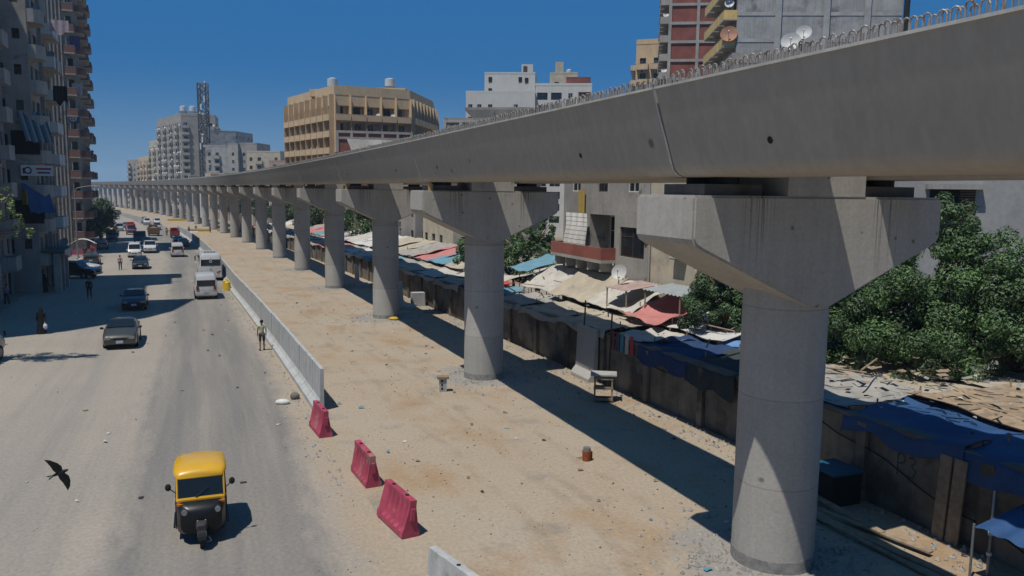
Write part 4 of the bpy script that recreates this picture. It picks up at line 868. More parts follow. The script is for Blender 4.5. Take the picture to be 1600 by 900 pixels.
lm = [M('white paper', (.66, .66, .63), .8, .1, 5), M('blue scrap', (.10, .28, .36), .7, .1, 5), M('dark scrap', (.05, .045, .04), .8, .1, 5), M('brown card', (.28, .18, .10), .9, .1, 5)]
litter(110, lambda rr: (rr.uniform(-3, 55), rr.uniform(-8, 4.9)), [lm[0], lm[2], lm[3], lm[2], lm[3], lm[1]], 'scraps of paper and plastic over the building site')
litter(60, lambda rr: (rr.uniform(-2, 60), rr.uniform(-26, -9.5)), lm[:1]+lm[2:], 'scraps of paper on the street')
# ------------------------------------------------------------------ market roofs
def cloth(nm, a, b, z0, z1, mat, lb, sag=.25, seed=0, drape=0., cat='tarpaulin', wav=.055):
    """a=(s0,o0) b=(s1,o1): a sheet on poles; drape = how far its front edge hangs down"""
    rr = random.Random(seed); ph = [rr.uniform(0, 6) for _ in range(6)]; sk = rr.uniform(-.6, .6); sk2 = rr.uniform(-.6, .6)
    r_ = empty(nm, path((a[0]+b[0])/2, (a[1]+b[1])/2), 0, lb, cat, 'patched sheets roofing the market')
    def f(u, v):
        s = a[0]+(b[0]-a[0])*u+sk*v; o = a[1]+(b[1]-a[1])*v+sk2*(u-.5)
        z = z0+(z1-z0)*v-sag*math.sin(math.pi*u)*math.sin(math.pi*v)*1.2 + wav*(math.sin(u*9+ph[0]+3*v)+.7*math.sin(v*13+ph[1]+4*u)+.5*math.sin(u*23+ph[2])*math.sin(v*17+ph[3]))
        if drape and v < .22:
            z = z - drape*(1-v/.22)*(1+.15*math.sin(u*11+ph[4])); o = a[1]-.30+ .02*math.sin(u*20)+ (v*.6)
        return path(s, o, z)
    mb = MB(); n1 = 26; n2 = 22; mb.grid(f, n1, n2); m2 = MB(); mb.grid(lambda u, v: f(u, v)-Vector((0, 0, .025)), n1, n2); mb.build('sheet', mat, r_, True, sharp=75)
    for u, v in ((.04, .3), (.96, .3), (.04, .96), (.96, .96)):
        p = f(u, v); q = MB(); q.cyl((p.x, p.y, gz(p.y)), (p.x, p.y, p.z+rr.choice([-.04, .25])), .035, .03, 6); q.build('pole', wood, r_, True)
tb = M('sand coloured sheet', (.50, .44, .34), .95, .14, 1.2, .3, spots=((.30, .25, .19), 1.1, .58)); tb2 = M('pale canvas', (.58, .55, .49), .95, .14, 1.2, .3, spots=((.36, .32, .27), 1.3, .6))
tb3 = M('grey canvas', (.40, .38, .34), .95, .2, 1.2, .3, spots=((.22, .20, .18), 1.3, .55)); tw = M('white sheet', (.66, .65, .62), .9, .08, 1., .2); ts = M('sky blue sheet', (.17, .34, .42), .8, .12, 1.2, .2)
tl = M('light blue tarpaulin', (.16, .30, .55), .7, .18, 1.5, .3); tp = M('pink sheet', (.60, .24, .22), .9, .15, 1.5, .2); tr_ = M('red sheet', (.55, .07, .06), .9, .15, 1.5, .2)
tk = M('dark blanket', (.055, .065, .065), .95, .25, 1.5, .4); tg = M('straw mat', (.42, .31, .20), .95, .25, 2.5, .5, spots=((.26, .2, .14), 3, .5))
def corr(nm, s0, s1, o0, o1, z, mat, lb, tilt=.0):
    r_ = empty(nm, path((s0+s1)/2, (o0+o1)/2), 0, lb, 'roof sheet', 'patched sheets roofing the market'); mb = MB()
    mb.grid(lambda u, v: path(s0+(s1-s0)*u, o0+(o1-o0)*v, z+tilt*v+.035*math.sin(u*(s1-s0)*18)), int((s1-s0)*12), 2); mb.build('sheet', mat, r_, True, sharp=80)
    for u, v in ((.05, .05), (.95, .05), (.05, .95), (.95, .95)):
        p = path(s0+(s1-s0)*u, o0+(o1-o0)*v); MB().cyl(p, p+Vector((0, 0, z)), .04, .04, 6).build('pole', wood, r_, True)
C = [((-9, 5.35), (-1.0, 9.2), 2.55, 2.8, bluet, 'dark blue tarpaulin folded over the wall at the right edge', .12, .75), ((-1.0, 5.35), (3.2, 8.2), 2.55, 2.75, bluet, 'blue tarpaulin hanging over the wall right of the near pier', .12, .55),
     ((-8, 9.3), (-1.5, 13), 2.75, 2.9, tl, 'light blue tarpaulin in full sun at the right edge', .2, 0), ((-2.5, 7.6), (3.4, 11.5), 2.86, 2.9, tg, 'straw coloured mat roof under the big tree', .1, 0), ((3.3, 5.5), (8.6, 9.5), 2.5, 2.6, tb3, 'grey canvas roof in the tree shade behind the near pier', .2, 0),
     ((3.5, 9.4), (9, 14), 2.55, 2.65, tb, 'sand coloured roof under the dark tree', .2, 0), ((-4, 13.0), (2.0, 16), 2.7, 2.9, tr_, 'red cloth on the market roofs at the right edge', .2, 0), ((2.0, 12.0), (6, 17), 2.6, 2.8, tb2, 'pale canvas roof between the tree trunks', .2, 0),
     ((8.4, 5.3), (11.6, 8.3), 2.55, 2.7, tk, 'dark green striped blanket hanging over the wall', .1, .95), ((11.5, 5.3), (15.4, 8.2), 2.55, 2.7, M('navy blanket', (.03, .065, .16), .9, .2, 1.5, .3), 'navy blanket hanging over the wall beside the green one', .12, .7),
     ((9.0, 8.2), (13.4, 10.6), 2.8, 3.4, tl, 'light blue tarpaulin in front of the cream house', .15, 0), ((13.0, 7.9), (18.5, 10.8), 2.9, 3.9, tw, 'smooth white sheet in front of the cream house', .3, 0), ((17.5, 7.5), (21.4, 10.6), 3.0, 4.1, tp, 'pink sheet stretched below the air conditioner', .3, 0),
     ((15.3, 5.3), (18.5, 8.0), 2.6, 2.7, tb2, 'torn pale canvas with washing below it', .2, 0), ((18.5, 5.3), (24, 8.2), 2.65, 2.75, tb, 'sand coloured sheet behind the propped slab', .2, .35), ((21, 8.0), (26.5, 10.7), 3.0, 4.3, tb2, 'pale canvas under the barred window', .25, 0),
     ((24, 5.3), (29.5, 8.3), 2.6, 2.7, tb, 'sand coloured sheet with a patched middle near the grey house', .2, .4), ((26.2, 8.1), (31.5, 10.7), 3.0, 4.4, tb, 'wrinkled sand coloured sheet under the curtained balcony', .2, 0), ((29.3, 5.3), (34.5, 8.5), 2.6, 2.7, tb3, 'grey canvas edge over the wall right of the second pier', .2, .4),
     ((31.3, 8.3), (36.5, 10.7), 3.0, 4.4, tb2, 'pale canvas roof left of the curtained balcony', .2, 0), ((34.3, 5.3), (38.6, 8.4), 2.6, 2.7, ts, 'sky blue sheet beside the second pier', .1, .2), ((36, 8.4), (40, 12), 4.0, 4.9, ts, 'tilted sky blue panel by the round tree', .1, 0), ((38.4, 5.4), (41.5, 8.6), 2.7, 2.9, tr_, 'red sheet by the round tree', .2, 0)]
rr = random.Random(11); s = 41.3; k = 0
mm = [(tb, 'sand coloured'), (tb2, 'pale'), (tb, 'wrinkled sand coloured'), (tb3, 'grey'), (ts, 'sky blue'), (tb2, 'cream'), (tw, 'white'), (tb, 'dusty'), (tp, 'pink')]
while s < 175:
    L_ = rr.uniform(4.2, 6.2)*(1+s/200)
    m_, ad = mm[k % 9]; C.append(((s, 5.3), (s+L_+.3, 8.8+rr.uniform(-.3, .5)), 2.6, 2.75, m_, '%s market sheet along the wall, %s past the red sheet' % (ad, ORD[k]), .2, .3 if k % 3 else .5))
    m_, ad = mm[(k*4+5) % 9]; C.append(((s-1, 8.6), (s+L_, 14), 3.0, 4.2, m_, '%s market sheet in the rear row, %s past the red sheet' % (ad, ORD[k]), .25, 0)); s += L_; k += 1
for i, c in enumerate(C): cloth('market_sheet', c[0], c[1], c[2], c[3], c[4], c[5], c[6], i, c[7])
corr('corrugated_roof', 17.6, 21.2, 8.7, 10.6, 4.3, M('corrugated grey', (.36, .40, .40), .5, .15, 2), 'corrugated grey green roof sheet under the air conditioner', .25); corr('corrugated_roof', 22.2, 24.6, 8.3, 10.5, 4.1, M('corrugated pink', (.45, .33, .29), .7, .2, 2), 'corrugated pinkish roof sheet beside the small dish', .3)
r_ = empty('satellite_dish', path(24.5, 9.2, 4.9), 0, 'small round dish standing on the market roofs before the grey house', 'satellite dish'); put(DISH, 'reflector', r_, rot=(R(70), 0, -.5), scale=(.9,)*3); MB().cyl((0, .3, -1), (0, .3, 0), .03, .03).build('mast', steel, r_)
r_ = empty('plastic_chair', path(14.6, 9.4, 3.45), 0, 'orange plastic chair lying on the white market sheet', 'chair')
q = yel_pl; oc = M('orange plastic', (.55, .22, .04), .5, .1, 3)
MB().b2(-.25, .25, -.25, .25, .38, .42).build('seat', oc, r_); MB().b2(-.25, .25, .22, .27, .42, .85).build('backrest', oc, r_)
for x in (-.22, .22):
    for y in (-.22, .22): MB().cyl((x, y, 0), (x, y, .4), .03, .03, 6).build('leg', oc, r_)
for k, (s, c) in enumerate(((15.9, (.55, .08, .08)), (16.35, (.55, .53, .5)), (16.8, (.1, .28, .34)), (17.2, (.10, .10, .12)), (17.7, (.30, .08, .09)))):
    q = MB(); q.grid(lambda u, v: path(s+.36*u, 5.15+.03*math.sin(u*14), 2.75-.9*v), 8, 5); o = q.build('hanging_garment', M('garment %d' % k, c, .9, .12, 4)); tag(o, '%s garment hung over the wall beside the propped slab' % ['bright red', 'white striped', 'teal', 'black', 'dark red'][k], 'clothing', 'washing at the wall')
litter(160, lambda rr: (rr.uniform(-5, 40), rr.uniform(5.6, 10.6)), [tb, tb3, lm[2], lm[0]], 'scraps lying on the market roofs')
for o in bpy.data.objects:
    if o.name.startswith('litter') and o.get('label', '').endswith('market roofs'): o.location.z = 2.78
# poles and timbers on the roofs
rr = random.Random(4)
for k in range(16):
    s = rr.uniform(4, 38); o_ = rr.uniform(6, 10); a = rr.uniform(0, 3.1); L_ = rr.uniform(1.0, 2.4); p = path(s, o_, 3.0 + max(0, o_-8)*.45)
    q = MB().cyl((-L_/2, 0, 0), (L_/2, 0, .12), .035, .03, 6).build('roof_timber', wood); q.location = p; q.rotation_euler = (0, 0, a); tag(q, 'loose timber pole lying on the patched market roofs', 'timber', 'timbers on the market roofs')
for s, o_, h in ((17.9, 5.0, 3.6), (20.6, 4.95, 3.9)):
    q = MB().cyl((0, 0, 0), (.1, 0, h), .05, .04, 7).build('wooden_post', wood_d); q.location = path(s, o_); tag(q, '%s dark post rising beside the propped slab' % ('right' if s < 18 else 'left taller'), 'post', 'posts at the wall')
#@@NEXT2
# ------------------------------------------------------------------ vehicles: x right, y forward, z up
def lerp(a, b, t): return [p+(q-p)*t for p, q in zip(a, b)]
SED = [(-2.25, .74, .36, .84, .88, .68), (-2.17, .83, .24, .90, .96, .76), (-1.5, .87, .2, .94, 1.02, .79), (-.85, .88, .2, .95, 1.38, .60), (.2, .88, .2, .95, 1.42, .61), (1.02, .88, .2, .93, .99, .79), (1.95, .85, .2, .80, .86, .74), (2.2, .79, .28, .66, .74, .66), (2.27, .7, .36, .6, .64, .6)]
BOX = [(-2.2, .76, .38, .86, .9, .72), (-2.12, .82, .26, .90, .95, .78), (-1.35, .83, .22, .92, .99, .78), (-1.0, .83, .22, .93, 1.36, .64), (.3, .83, .22, .93, 1.39, .64), (.85, .83, .22, .92, .98, .78), (2.0, .81, .22, .86, .9, .76), (2.15, .77, .3, .7, .8, .72), (2.2, .72, .4, .6, .7, .68)]
VAN = [(-2.33, .76, .42, 1.0, 1.82, .66), (-2.27, .83, .28, 1.06, 1.93, .71), (-1.2, .85, .24, 1.1, 1.98, .73), (.9, .85, .24, 1.1, 1.96, .72), (1.35, .85, .24, 1.08, 1.88, .70), (2.0, .84, .24, 1.0, 1.12, .78), (2.3, .79, .3, .8, .88, .72), (2.37, .72, .42, .66, .72, .68)]
SUV = [(-2.3, .80, .45, 1.0, 1.55, .68), (-2.22, .88, .32, 1.05, 1.72, .74), (-1.2, .91, .3, 1.08, 1.80, .75), (.3, .91, .3, 1.08, 1.78, .74), (1.0, .91, .3, 1.05, 1.14, .82), (2.0, .89, .3, .98, 1.04, .78), (2.28, .84, .36, .8, .9, .74), (2.35, .76, .45, .7, .78, .7)]
HAT = [(-1.95, .74, .38, .88, 1.1, .62), (-1.85, .82, .26, .92, 1.3, .64), (-1.2, .84, .22, .94, 1.44, .62), (.1, .84, .22, .94, 1.46, .62), (.85, .84, .22, .92, 1.0, .78), (1.7, .81, .22, .84, .88, .72), (1.9, .76, .28, .7, .76, .66), (1.96, .7, .38, .6, .66, .6)]
BUS = [(-3.55, 1.0, .45, 1.45, 2.55, .90), (-3.45, 1.07, .32, 1.5, 2.72, .96), (-2.5, 1.08, .3, 1.52, 2.78, .97), (2.2, 1.08, .3, 1.52, 2.78, .97), (3.0, 1.08, .3, 1.45, 2.68, .95), (3.4, 1.06, .32, 1.3, 1.5, 1.0), (3.52, 1.0, .42, .9, 1.0, .95)]
def section(st):
    y, hw, zb, zs, zt, ht = st; zm = (zb+zs)/2
    r = [(hw*.90, zb), (hw*.985, zb+.10), (hw, zm), (hw*.985, zs-.03), (ht+(hw*.97-ht)*.94, zs+(zt-zs)*.08), (ht+.03, zt-(zt-zs)*.16), (ht*.90, zt), (ht*.45, zt+.025)]
    return [(-x, y, z) for x, z in r]+[(x, y, z) for x, z in r[::-1]]
def side_pt(a, b, t, v, sgn, off=.012):
    st = lerp(a, b, t); y, hw, zb, zs, zt, ht = st
    z0 = zs+(zt-zs)*.08; x0 = ht+(hw*.97-ht)*.94; z1 = zt-(zt-zs)*.16; x1 = ht+.03
    return (sgn*(x0+(x1-x0)*v+off), y, z0+(z1-z0)*v)
def wheel(r=.33, w=.2, hub=None):
    q = MB(); q.cyl((-w/2, 0, 0), (w/2, 0, 0), r, r, 20); return q.mesh('wheel', black, sharp=40)
WH_ = wheel(); RIM = MB().cyl((-.11, 0, 0), (.11, 0, 0), .19, .19, 14).mesh('rim', steel, sharp=40)
def car(st, paint, gi, base, s, o, away, label, cat='car', group=None, name='car', sc=1.06, turn=0., dark_bumper=False, wy=(-1.35, 1.35), wr=.33, lights=True, plate=True, extra=None, roofm=None, h=0.):
    """gi = (windscreen station, rear glass station, side from, side to) """
    ws, rs, s0_, s1_ = gi; p = path(s, o, h)
    r = empty(name, p, theta(s)+(0 if away else math.pi)+turn, label, cat, group); r.scale = (sc,)*3
    d = (path(s+2, o)-path(s-2, o)); r.rotation_euler[0] = math.asin(d.z/d.length)*(1 if away else -1)
    mb = MB(); mb.loft([section(q) for q in st]); mb.build('body', paint, r, sharp=32)
    if roofm:
        q = MB(); a, b = st[rs+1], st[ws-1]
        q.grid(lambda u, v: (lambda c: ((2*u-1)*c[5]*.92, c[0], c[4]+.03))(lerp(a, b, v)), 6, 4); q.build('roof', roofm, r)
    # windscreen and rear window
    for nm, a, b in (('windscreen', st[ws], st[ws-1]), ('rear_window', st[rs], st[rs+1])):
        if a is b: continue
        q = MB(); vs = []
        for t in (.10, .90):
            c = lerp(a, b, t); z = c[4]; hw = (c[5]+.02) if t > .5 else min(c[5]+.0, c[1]*.9)
            n_ = 1 if nm == 'windscreen' else -1
            if nm == 'rear_window' and abs(a[0]-b[0]) < .2:    # upright tail
                zz = a[3]+(a[4]-a[3])*(.12 if t < .5 else .88); vs += [(-hw*.95*(1.08 if t < .5 else 1), a[0]-.015-(.0 if t < .5 else -.02), zz), (hw*.95*(1.08 if t < .5 else 1), a[0]-.015-(.0 if t < .5 else -.02), zz)]
            else: vs += [(-hw*.93, c[0]+n_*.02, z+.045), (hw*.93, c[0]+n_*.02, z+.045)]
        vs = [Vector(v) for v in vs]; nrm = (vs[1]-vs[0]).cross(vs[2]-vs[0]).normalized()*.02
        q.add(vs+[v-nrm for v in vs], [(0, 1, 3, 2), (4, 6, 7, 5), (0, 2, 6, 4), (1, 5, 7, 3), (2, 3, 7, 6), (0, 4, 5, 1)]); q.build(nm, gl_car, r)
    ya, yb = st[s0_][0], st[s1_][0]
    npan = max(2, int(round((yb-ya)/.95)))
    def stat(y):
        for a, b in zip(st[:-1], st[1:]):
            if a[0] <= y <= b[0]: return a, b, (y-a[0])/(b[0]-a[0])
        return st[-2], st[-1], 1
    for sg_ in (-1, 1):
        for k in range(npan):
            y0 = ya+(yb-ya)*(k+.04)/npan; y1 = ya+(yb-ya)*(k+.96)/npan; q = MB(); vs = []
            for y, v in ((y0, .06), (y1, .06), (y1, .92), (y0, .92)):
                if k == npan-1 and y == y1 and v > .5 and not st is BUS: y = y1-.12
                a, b, t = stat(y); vs.append(side_pt(a, b, t, v, sg_))
            q.add(vs, [(0, 1, 2, 3) if sg_ > 0 else (3, 2, 1, 0)]); q.build('side_window', gl_car, r)
        for y in wy:
            w = put(WH_, 'wheel', r, (sg_*(st[2][1]-.085), y, wr), scale=(1, wr/.33, wr/.33)); put(RIM, 'rim', w)
            q = MB(); q.cyl((sg_*(st[2][1]-.02), y, wr+.02), (sg_*(st[2][1]+.004), y, wr+.02), wr+.06, wr+.06, 20); q.build('wheel_arch', black, r)
        if lights:
            a, b = st[-2], st[-1]; hz_ = a[3]+.0
            q = MB().box((sg_*a[1]*.76, a[0]+.04, a[3]-.02), (a[1]*.36, .1, .15)); q.build('headlight', lampw, r)
            a = st[0]; up = a[4]-a[3] > .5
            q = MB().box((sg_*(a[1]*.86), a[0]-.01, a[3]-(.05 if not up else .05)), (a[1]*.24, .06, .16 if not up else .30)); q.build('tail_light', red_l, r)
        q = MB(); ym = st[ws][0]-.18; q.ball((sg_*(st[ws][1]+.10), ym, st[ws][3]+.10), .1, 8, sc=(1, .6, .8)); q.cyl((sg_*(st[ws][1]-.05), ym, st[ws][3]+.04), (sg_*(st[ws][1]+.08), ym, st[ws][3]+.08), .02); q.build('mirror', black if not (paint is white_car) else paint, r)
    f_ = st[-1]; b_ = st[0]; bm_ = black if dark_bumper else paint
    q = MB().box((0, f_[0]-.05, f_[2]+.06), (f_[1]*2.15, .22, .2)); q.build('front_bumper', bm_, r); q = MB().box((0, b_[0]+.06, b_[2]+.05), (b_[1]*2.12, .22, .2)); q.build('rear_bumper', bm_, r)
    q = MB().box((0, f_[0]+.02, f_[3]-.02), (f_[1]*.9, .05, .12)); q.build('grille', black, r)
    if plate:
        for yy, z in ((f_[0]+.07, f_[2]+.08), (b_[0]-.06, b_[2]+.2)): MB().box((0, yy, z), (.36, .02, .15)).build('number_plate', M('plate', (.55, .6, .62), .5, .05, 4), r)
    return r
white_car = P('white car paint', (.70, .70, .68), .35); olive = P('olive grey paint', (.05, .05, .036), .35); navy = P('navy paint', (.018, .035, .075), .3); blk = P('black paint', (.014, .015, .018), .25)
bluep = P('dull blue paint', (.015, .04, .075), .45); tealg = P('blue grey paint', (.10, .15, .17), .35); dgreen = P('dark grey green paint', (.05, .075, .08), .35); redpt = P('red paint', (.33, .03, .03), .45); maroon = P('maroon paint', (.10, .02, .06), .45)
silver = P('silver paint', (.38, .39, .40), .35); brown = P('rust brown paint', (.19, .11, .05), .7, .1)
car(SED, olive, (5, 2, 2, 5), 0, 38.1, -17.45, False, 'olive grey sedan driving towards the camera, nearest car in the oncoming lanes', group='cars in the street')
car(BOX, bluep, (5, 2, 2, 5), 0, 55.7, -17.6, False, 'old dull blue saloon car driving in the shade of the apartment blocks', group='cars in the street', dark_bumper=True)
car(VAN, white_car, (5, 0, 1, 4), 0, 62.1, -12.1, True, 'white minivan seen from behind, following the white bus', 'van', 'cars in the street', 'minivan', 1.1)
car(VAN, white_car, (5, 0, 1, 4), 0, 117.9, -19.5, False, 'white minivan driving towards the camera behind the black car', 'van', 'cars in the street', 'minivan')
car(SUV, white_car, (4, 0, 1, 3), 0, 127.7, -17.4, False, 'white off road car coming towards the camera beside the white minivan', 'car', 'cars in the street', 'off_road_car')
car(SED, blk, (5, 2, 2, 5), 0, 96.4, -18.4, False, 'black sedan driving towards the camera past the man in pink', group='cars in the street')
car(VAN, white_car, (5, 0, 1, 4), 0, 117.6, -13.6, True, 'white van seen from behind, driving away ahead of the bus', 'van', 'cars in the street', 'minivan')
car(SED, dgreen, (5, 2, 2, 5), 0, 144, -11.7, True, 'dark grey green sedan by the concrete row, nearer of two', group='cars in the street')
car(SED, tealg, (5, 2, 2, 5), 0, 152.5, -12.2, True, 'blue grey sedan by the concrete row, farther of two', group='cars in the street')
car(SED, navy, (5, 2, 2, 5), 0, 149.5, -17.8, False, 'navy sedan behind the white off road car', group='cars in the street')
car(HAT, dgreen, (4, 0, 1, 3), 0, 104.6, -24.4, True, 'dark hatchback parked at the left kerb in front of the pink kiosk', group='parked cars', sc=1.1)
car(HAT, silver, (4, 0, 1, 3), 0, 139, -24.8, True, 'silver hatchback parked in the shade of the dark tree', group='parked cars', sc=1.1)
car(SUV, blk, (4, 0, 1, 3), 0, 84.2, -24.6, False, 'black off road car parked sideways in the shade under the apartment blocks', 'car', 'parked cars', 'off_road_car', turn=1.15)
car(SED, white_car, (5, 2, 2, 5), 0, 91.5, -25.0, False, 'white sedan parked sideways just behind the black off road car', group='parked cars', turn=1.2)
car(SED, blk, (5, 2, 2, 5), 0, 94.5, -27.5, False, 'dark sedan parked under the awnings behind the white sedan', group='parked cars', turn=1.2)
car(VAN, white_car, (5, 0, 1, 4), 0, 263, -13.8, False, 'small white van far up the street, left of two', 'van', 'cars in the street', 'minivan'); car(VAN, white_car, (5, 0, 1, 4), 0, 263, -10.9, False, 'small white van far up the street, right of two', 'van', 'cars in the street', 'minivan')
car(VAN, tealg, (5, 0, 1, 4), 0, 274, -13.8, False, 'blue grey van far up the street behind the left white van', 'van', 'cars in the street', 'minivan')
car(SUV, silver, (4, 0, 1, 3), 0, 222, -13.4, False, 'silver car half hidden behind the brown tipper truck', 'car', 'cars in the street', 'off_road_car')
car(VAN, silver, (5, 0, 1, 4), 0, 216, -22.5, False, 'pale van queuing behind the maroon truck', 'van', 'cars in the street', 'minivan'); car(SED, tealg, (5, 2, 2, 5), 0, 238, -20.5, False, 'blue grey car queuing beyond the pale van', group='cars in the street')
car(SED, silver, (5, 2, 2, 5), 0, 340, -22.6, False, 'tiny silver car parked farthest up the street at left', group='cars in the street'); car(VAN, silver, (5, 0, 1, 4), 0, 386, -15.4, False, 'tiny pale van farthest up the street', 'van', 'cars in the street', 'minivan')
# bus
r_ = car(BUS, white_car, (5, 0, 1, 4), 0, 80.3, -11.0, True, 'white minibus seen from behind beside the concrete row', 'bus', None, 'minibus', 1.06, wy=(-2.1, 2.2), wr=.42, lights=False)
MB().box((0, -1.0, 2.86), (1.5, 1.6, .14)).build('roof_unit', white_car, r_); q = MB()
for x in (-.42, -.14, .14, .42): q.box((x, -1.81, 2.86), (.2, .02, .08))
q.build('roof_vent', black, r_)
for sg_ in (-1, 1):
    MB().add([(sg_*.55, -3.60, .92), (sg_*1.02, -3.54, 1.10), (sg_*1.02, -3.54, .98), (sg_*.6, -3.60, .78)], [(0, 1, 2, 3) if sg_ < 0 else (3, 2, 1, 0)]).build('tail_light', red_l, r_)
    MB().box((sg_*1.27, 3.3, 1.9), (.12, .16, .5)).build('mirror', black, r_); MB().cyl((sg_*.9, 3.3, 2.3), (sg_*1.27, 3.3, 2.1), .02).build('mirror_arm', black, r_)
q = MB(); q.cyl((0, -3.60, 1.2), (0, -3.61, 1.2), .10, .10, 14); q.build('badge', chrome, r_)
q = MB(); q.cyl((0, -3.64, 2.28), (0, -3.645, 2.28), .09, .09, 12); q.cyl((0, -3.64, 2.02), (0, -3.645, 2.02), .14, .14, 12); q.cyl((0, -3.65, 2.02), (0, -3.652, 2.02), .07, .07, 12, 1); q.build('window_sticker', [whitew, gl_car], r_)
# trucks and pickups
def truck(s, o, away, paint, bedm, label, bed=(-2.6, .6), h=1.5, load=None, W=1.0, name='truck', sc=1.0, cabh=2.1, rack=False, turn=0.):
    r = empty(name, path(s, o), theta(s)+(0 if away else math.pi)+turn, label, 'truck', 'trucks in the street'); r.scale = (sc,)*3
    cab = [(bed[1]+.1, W*.92, .5, 1.25, cabh, W*.78), (bed[1]+.9, W*.94, .45, 1.25, cabh+.03, W*.78), (bed[1]+1.5, W*.94, .45, 1.2, 1.32, W*.84), (bed[1]+1.9, W*.9, .5, 1.0, 1.1, W*.8), (bed[1]+1.96, W*.8, .55, .9, .98, W*.74)]
    MB().loft([section(q) for q in cab]).build('cab', paint, r, sharp=32)
    a, b = cab[2], cab[1]; q = MB(); c = lerp(a, b, .1); d = lerp(a, b, .9)
    q.add([(-c[5]*.93, c[0]+.03, c[4]+.03), (c[5]*.93, c[0]+.03, c[4]+.03), (d[5]*.93, d[0]+.03, d[4]+.02), (-d[5]*.93, d[0]+.03, d[4]+.02)], [(0, 1, 2, 3)]); q.build('windscreen', gl_car, r)
    q = MB(); q.add([(-W*.7, bed[1]+.08, 1.35), (W*.7, bed[1]+.08, 1.35), (W*.66, bed[1]+.08, cabh-.2), (-W*.66, bed[1]+.08, cabh-.2)], [(3, 2, 1, 0)]); q.build('rear_window', gl_car, r)
    for sg_ in (-1, 1):
        q = MB(); vs = [side_pt(cab[0], cab[1], .2, .08, sg_), side_pt(cab[1], cab[2], .6, .08, sg_), side_pt(cab[1], cab[2], .1, .9, sg_), side_pt(cab[0], cab[1], .2, .9, sg_)]; q.add(vs, [(0, 1, 2, 3) if sg_ > 0 else (3, 2, 1, 0)]); q.build('side_window', gl_car, r)
        for y in (bed[0]+.7, bed[1]+1.1): w = put(WH_, 'wheel', r, (sg_*W*.84, y, .4), scale=(1.2, 1.2, 1.2)); put(RIM, 'rim', w)
        MB().box((sg_*W*.7, cab[-1][0]+.0, .85), (.3, .08, .18)).build('headlight', lampw, r); MB().box((sg_*W*.82, bed[0]-.03, .72), (.18, .05, .16)).build('tail_light', red_l, r)
        MB().box((sg_*(W+.12), cab[2][0]-.1, 1.4), (.1, .08, .26)).build('mirror', black, r)
    q = MB(); q.b2(-W, W, bed[0], bed[1], .62, .78); q.b2(-W, -W+.06, bed[0]+.06, bed[1]-.06, .78, h); q.b2(W-.06, W, bed[0]+.06, bed[1]-.06, .78, h); q.b2(-W, W, bed[0], bed[0]+.06, .78, h); q.b2(-W, W, bed[1]-.06, bed[1], .78, h+.05)
    n_ = int((bed[1]-bed[0])/.5)
    for k in range(n_+1):
        y = bed[0]+.1+k*(bed[1]-bed[0]-.2)/n_
        for sg_ in (-1, 1): q.box((sg_*(W+.025), y, (.78+h)/2), (.05, .07, h-.8))
    for x in (-.6, 0, .6): q.box((x*W, bed[0]-.02, (.8+h)/2), (.07, .04, h-.82))
    q.build('cargo_bed', bedm, r); MB().b2(-W*.5, W*.5, bed[0]+.05, bed[1]+1.6, .42, .61).build('chassis', black, r)
    MB().box((0, bed[0]-.05, .55), (W*1.8, .1, .14)).build('rear_bumper', black, r)
    if load: load(r, W, bed, h)
    if rack:
        q = MB()
        for sg_ in (-1, 1):
            for k in range(4): y = bed[0]+.1+k*(bed[1]-bed[0]-.2)/3; q.cyl((sg_*(W-.05), y, h), (sg_*(W-.05), y, h+.7), .03)
            q.cyl((sg_*(W-.05), bed[0]+.1, h+.7), (sg_*(W-.05), bed[1]-.1, h+.7), .03); q.cyl((sg_*(W-.05), bed[0]+.1, h+.35), (sg_*(W-.05), bed[1]-.1, h+.35), .03)
        q.cyl((-W+.05, bed[0]+.1, h+.7), (W-.05, bed[0]+.1, h+.7), .03); q.build('cargo_rack', paint, r)
    return r
def dirtload(r, W, bed, h): MB().grid(lambda u, v: ((2*u-1)*(W-.07), bed[0]+.07+(bed[1]-bed[0]-.14)*v, h-.15+.4*math.sin(3.14*u)*math.sin(3.14*v)+.05*math.sin(9*u+5*v)), 10, 10).build('load', M('sand load', (.2, .15, .1), .95, .3, 2, .4), r)
def redload(r, W, bed, h): MB().box((0, (bed[0]+bed[1])/2, h+.35), (W*1.8, bed[1]-bed[0]-.2, .9)).box((0, bed[0]+1, h+1.0), (W*1.4, 1.6, .5)).build('load', M('red load', (.42, .04, .04), .7, .3, 2, .3), r)
truck(178.6, -11.6, True, redpt, redpt, 'red pickup truck with a rack, seen from behind beyond the parked sedans', rack=True, W=.9)
truck(188.5, -15.6, True, brown, brown, 'rust brown tipper truck seen from behind in the middle of the street', h=1.9, load=dirtload, W=1.2, bed=(-3.2, .6), cabh=2.4)
truck(195.5, -20.2, False, maroon, maroon, 'maroon truck with a bright red load', h=1.6, load=redload, W=1.1, bed=(-3, .6), cabh=2.3)
truck(157.5, -18.9, False, P('dark blue grey paint', (.03, .04, .07), .5), darkm, 'dark closed truck between the navy sedan and the maroon truck', h=2.2, W=1.05, bed=(-2.8, .6), cabh=2.3)
truck(165.0, -23.9, False, bluep, bluep, 'blue truck standing at the kerb under the dark tree', h=1.7, W=1.05, cabh=2.4)
truck(33.1, -24.2, False, silver, silver, 'silver pickup truck cut by the left edge, its cargo bed showing', h=1.25, W=.9, bed=(-2.6, .2), cabh=1.75, name='pickup_truck', turn=math.pi-.18)
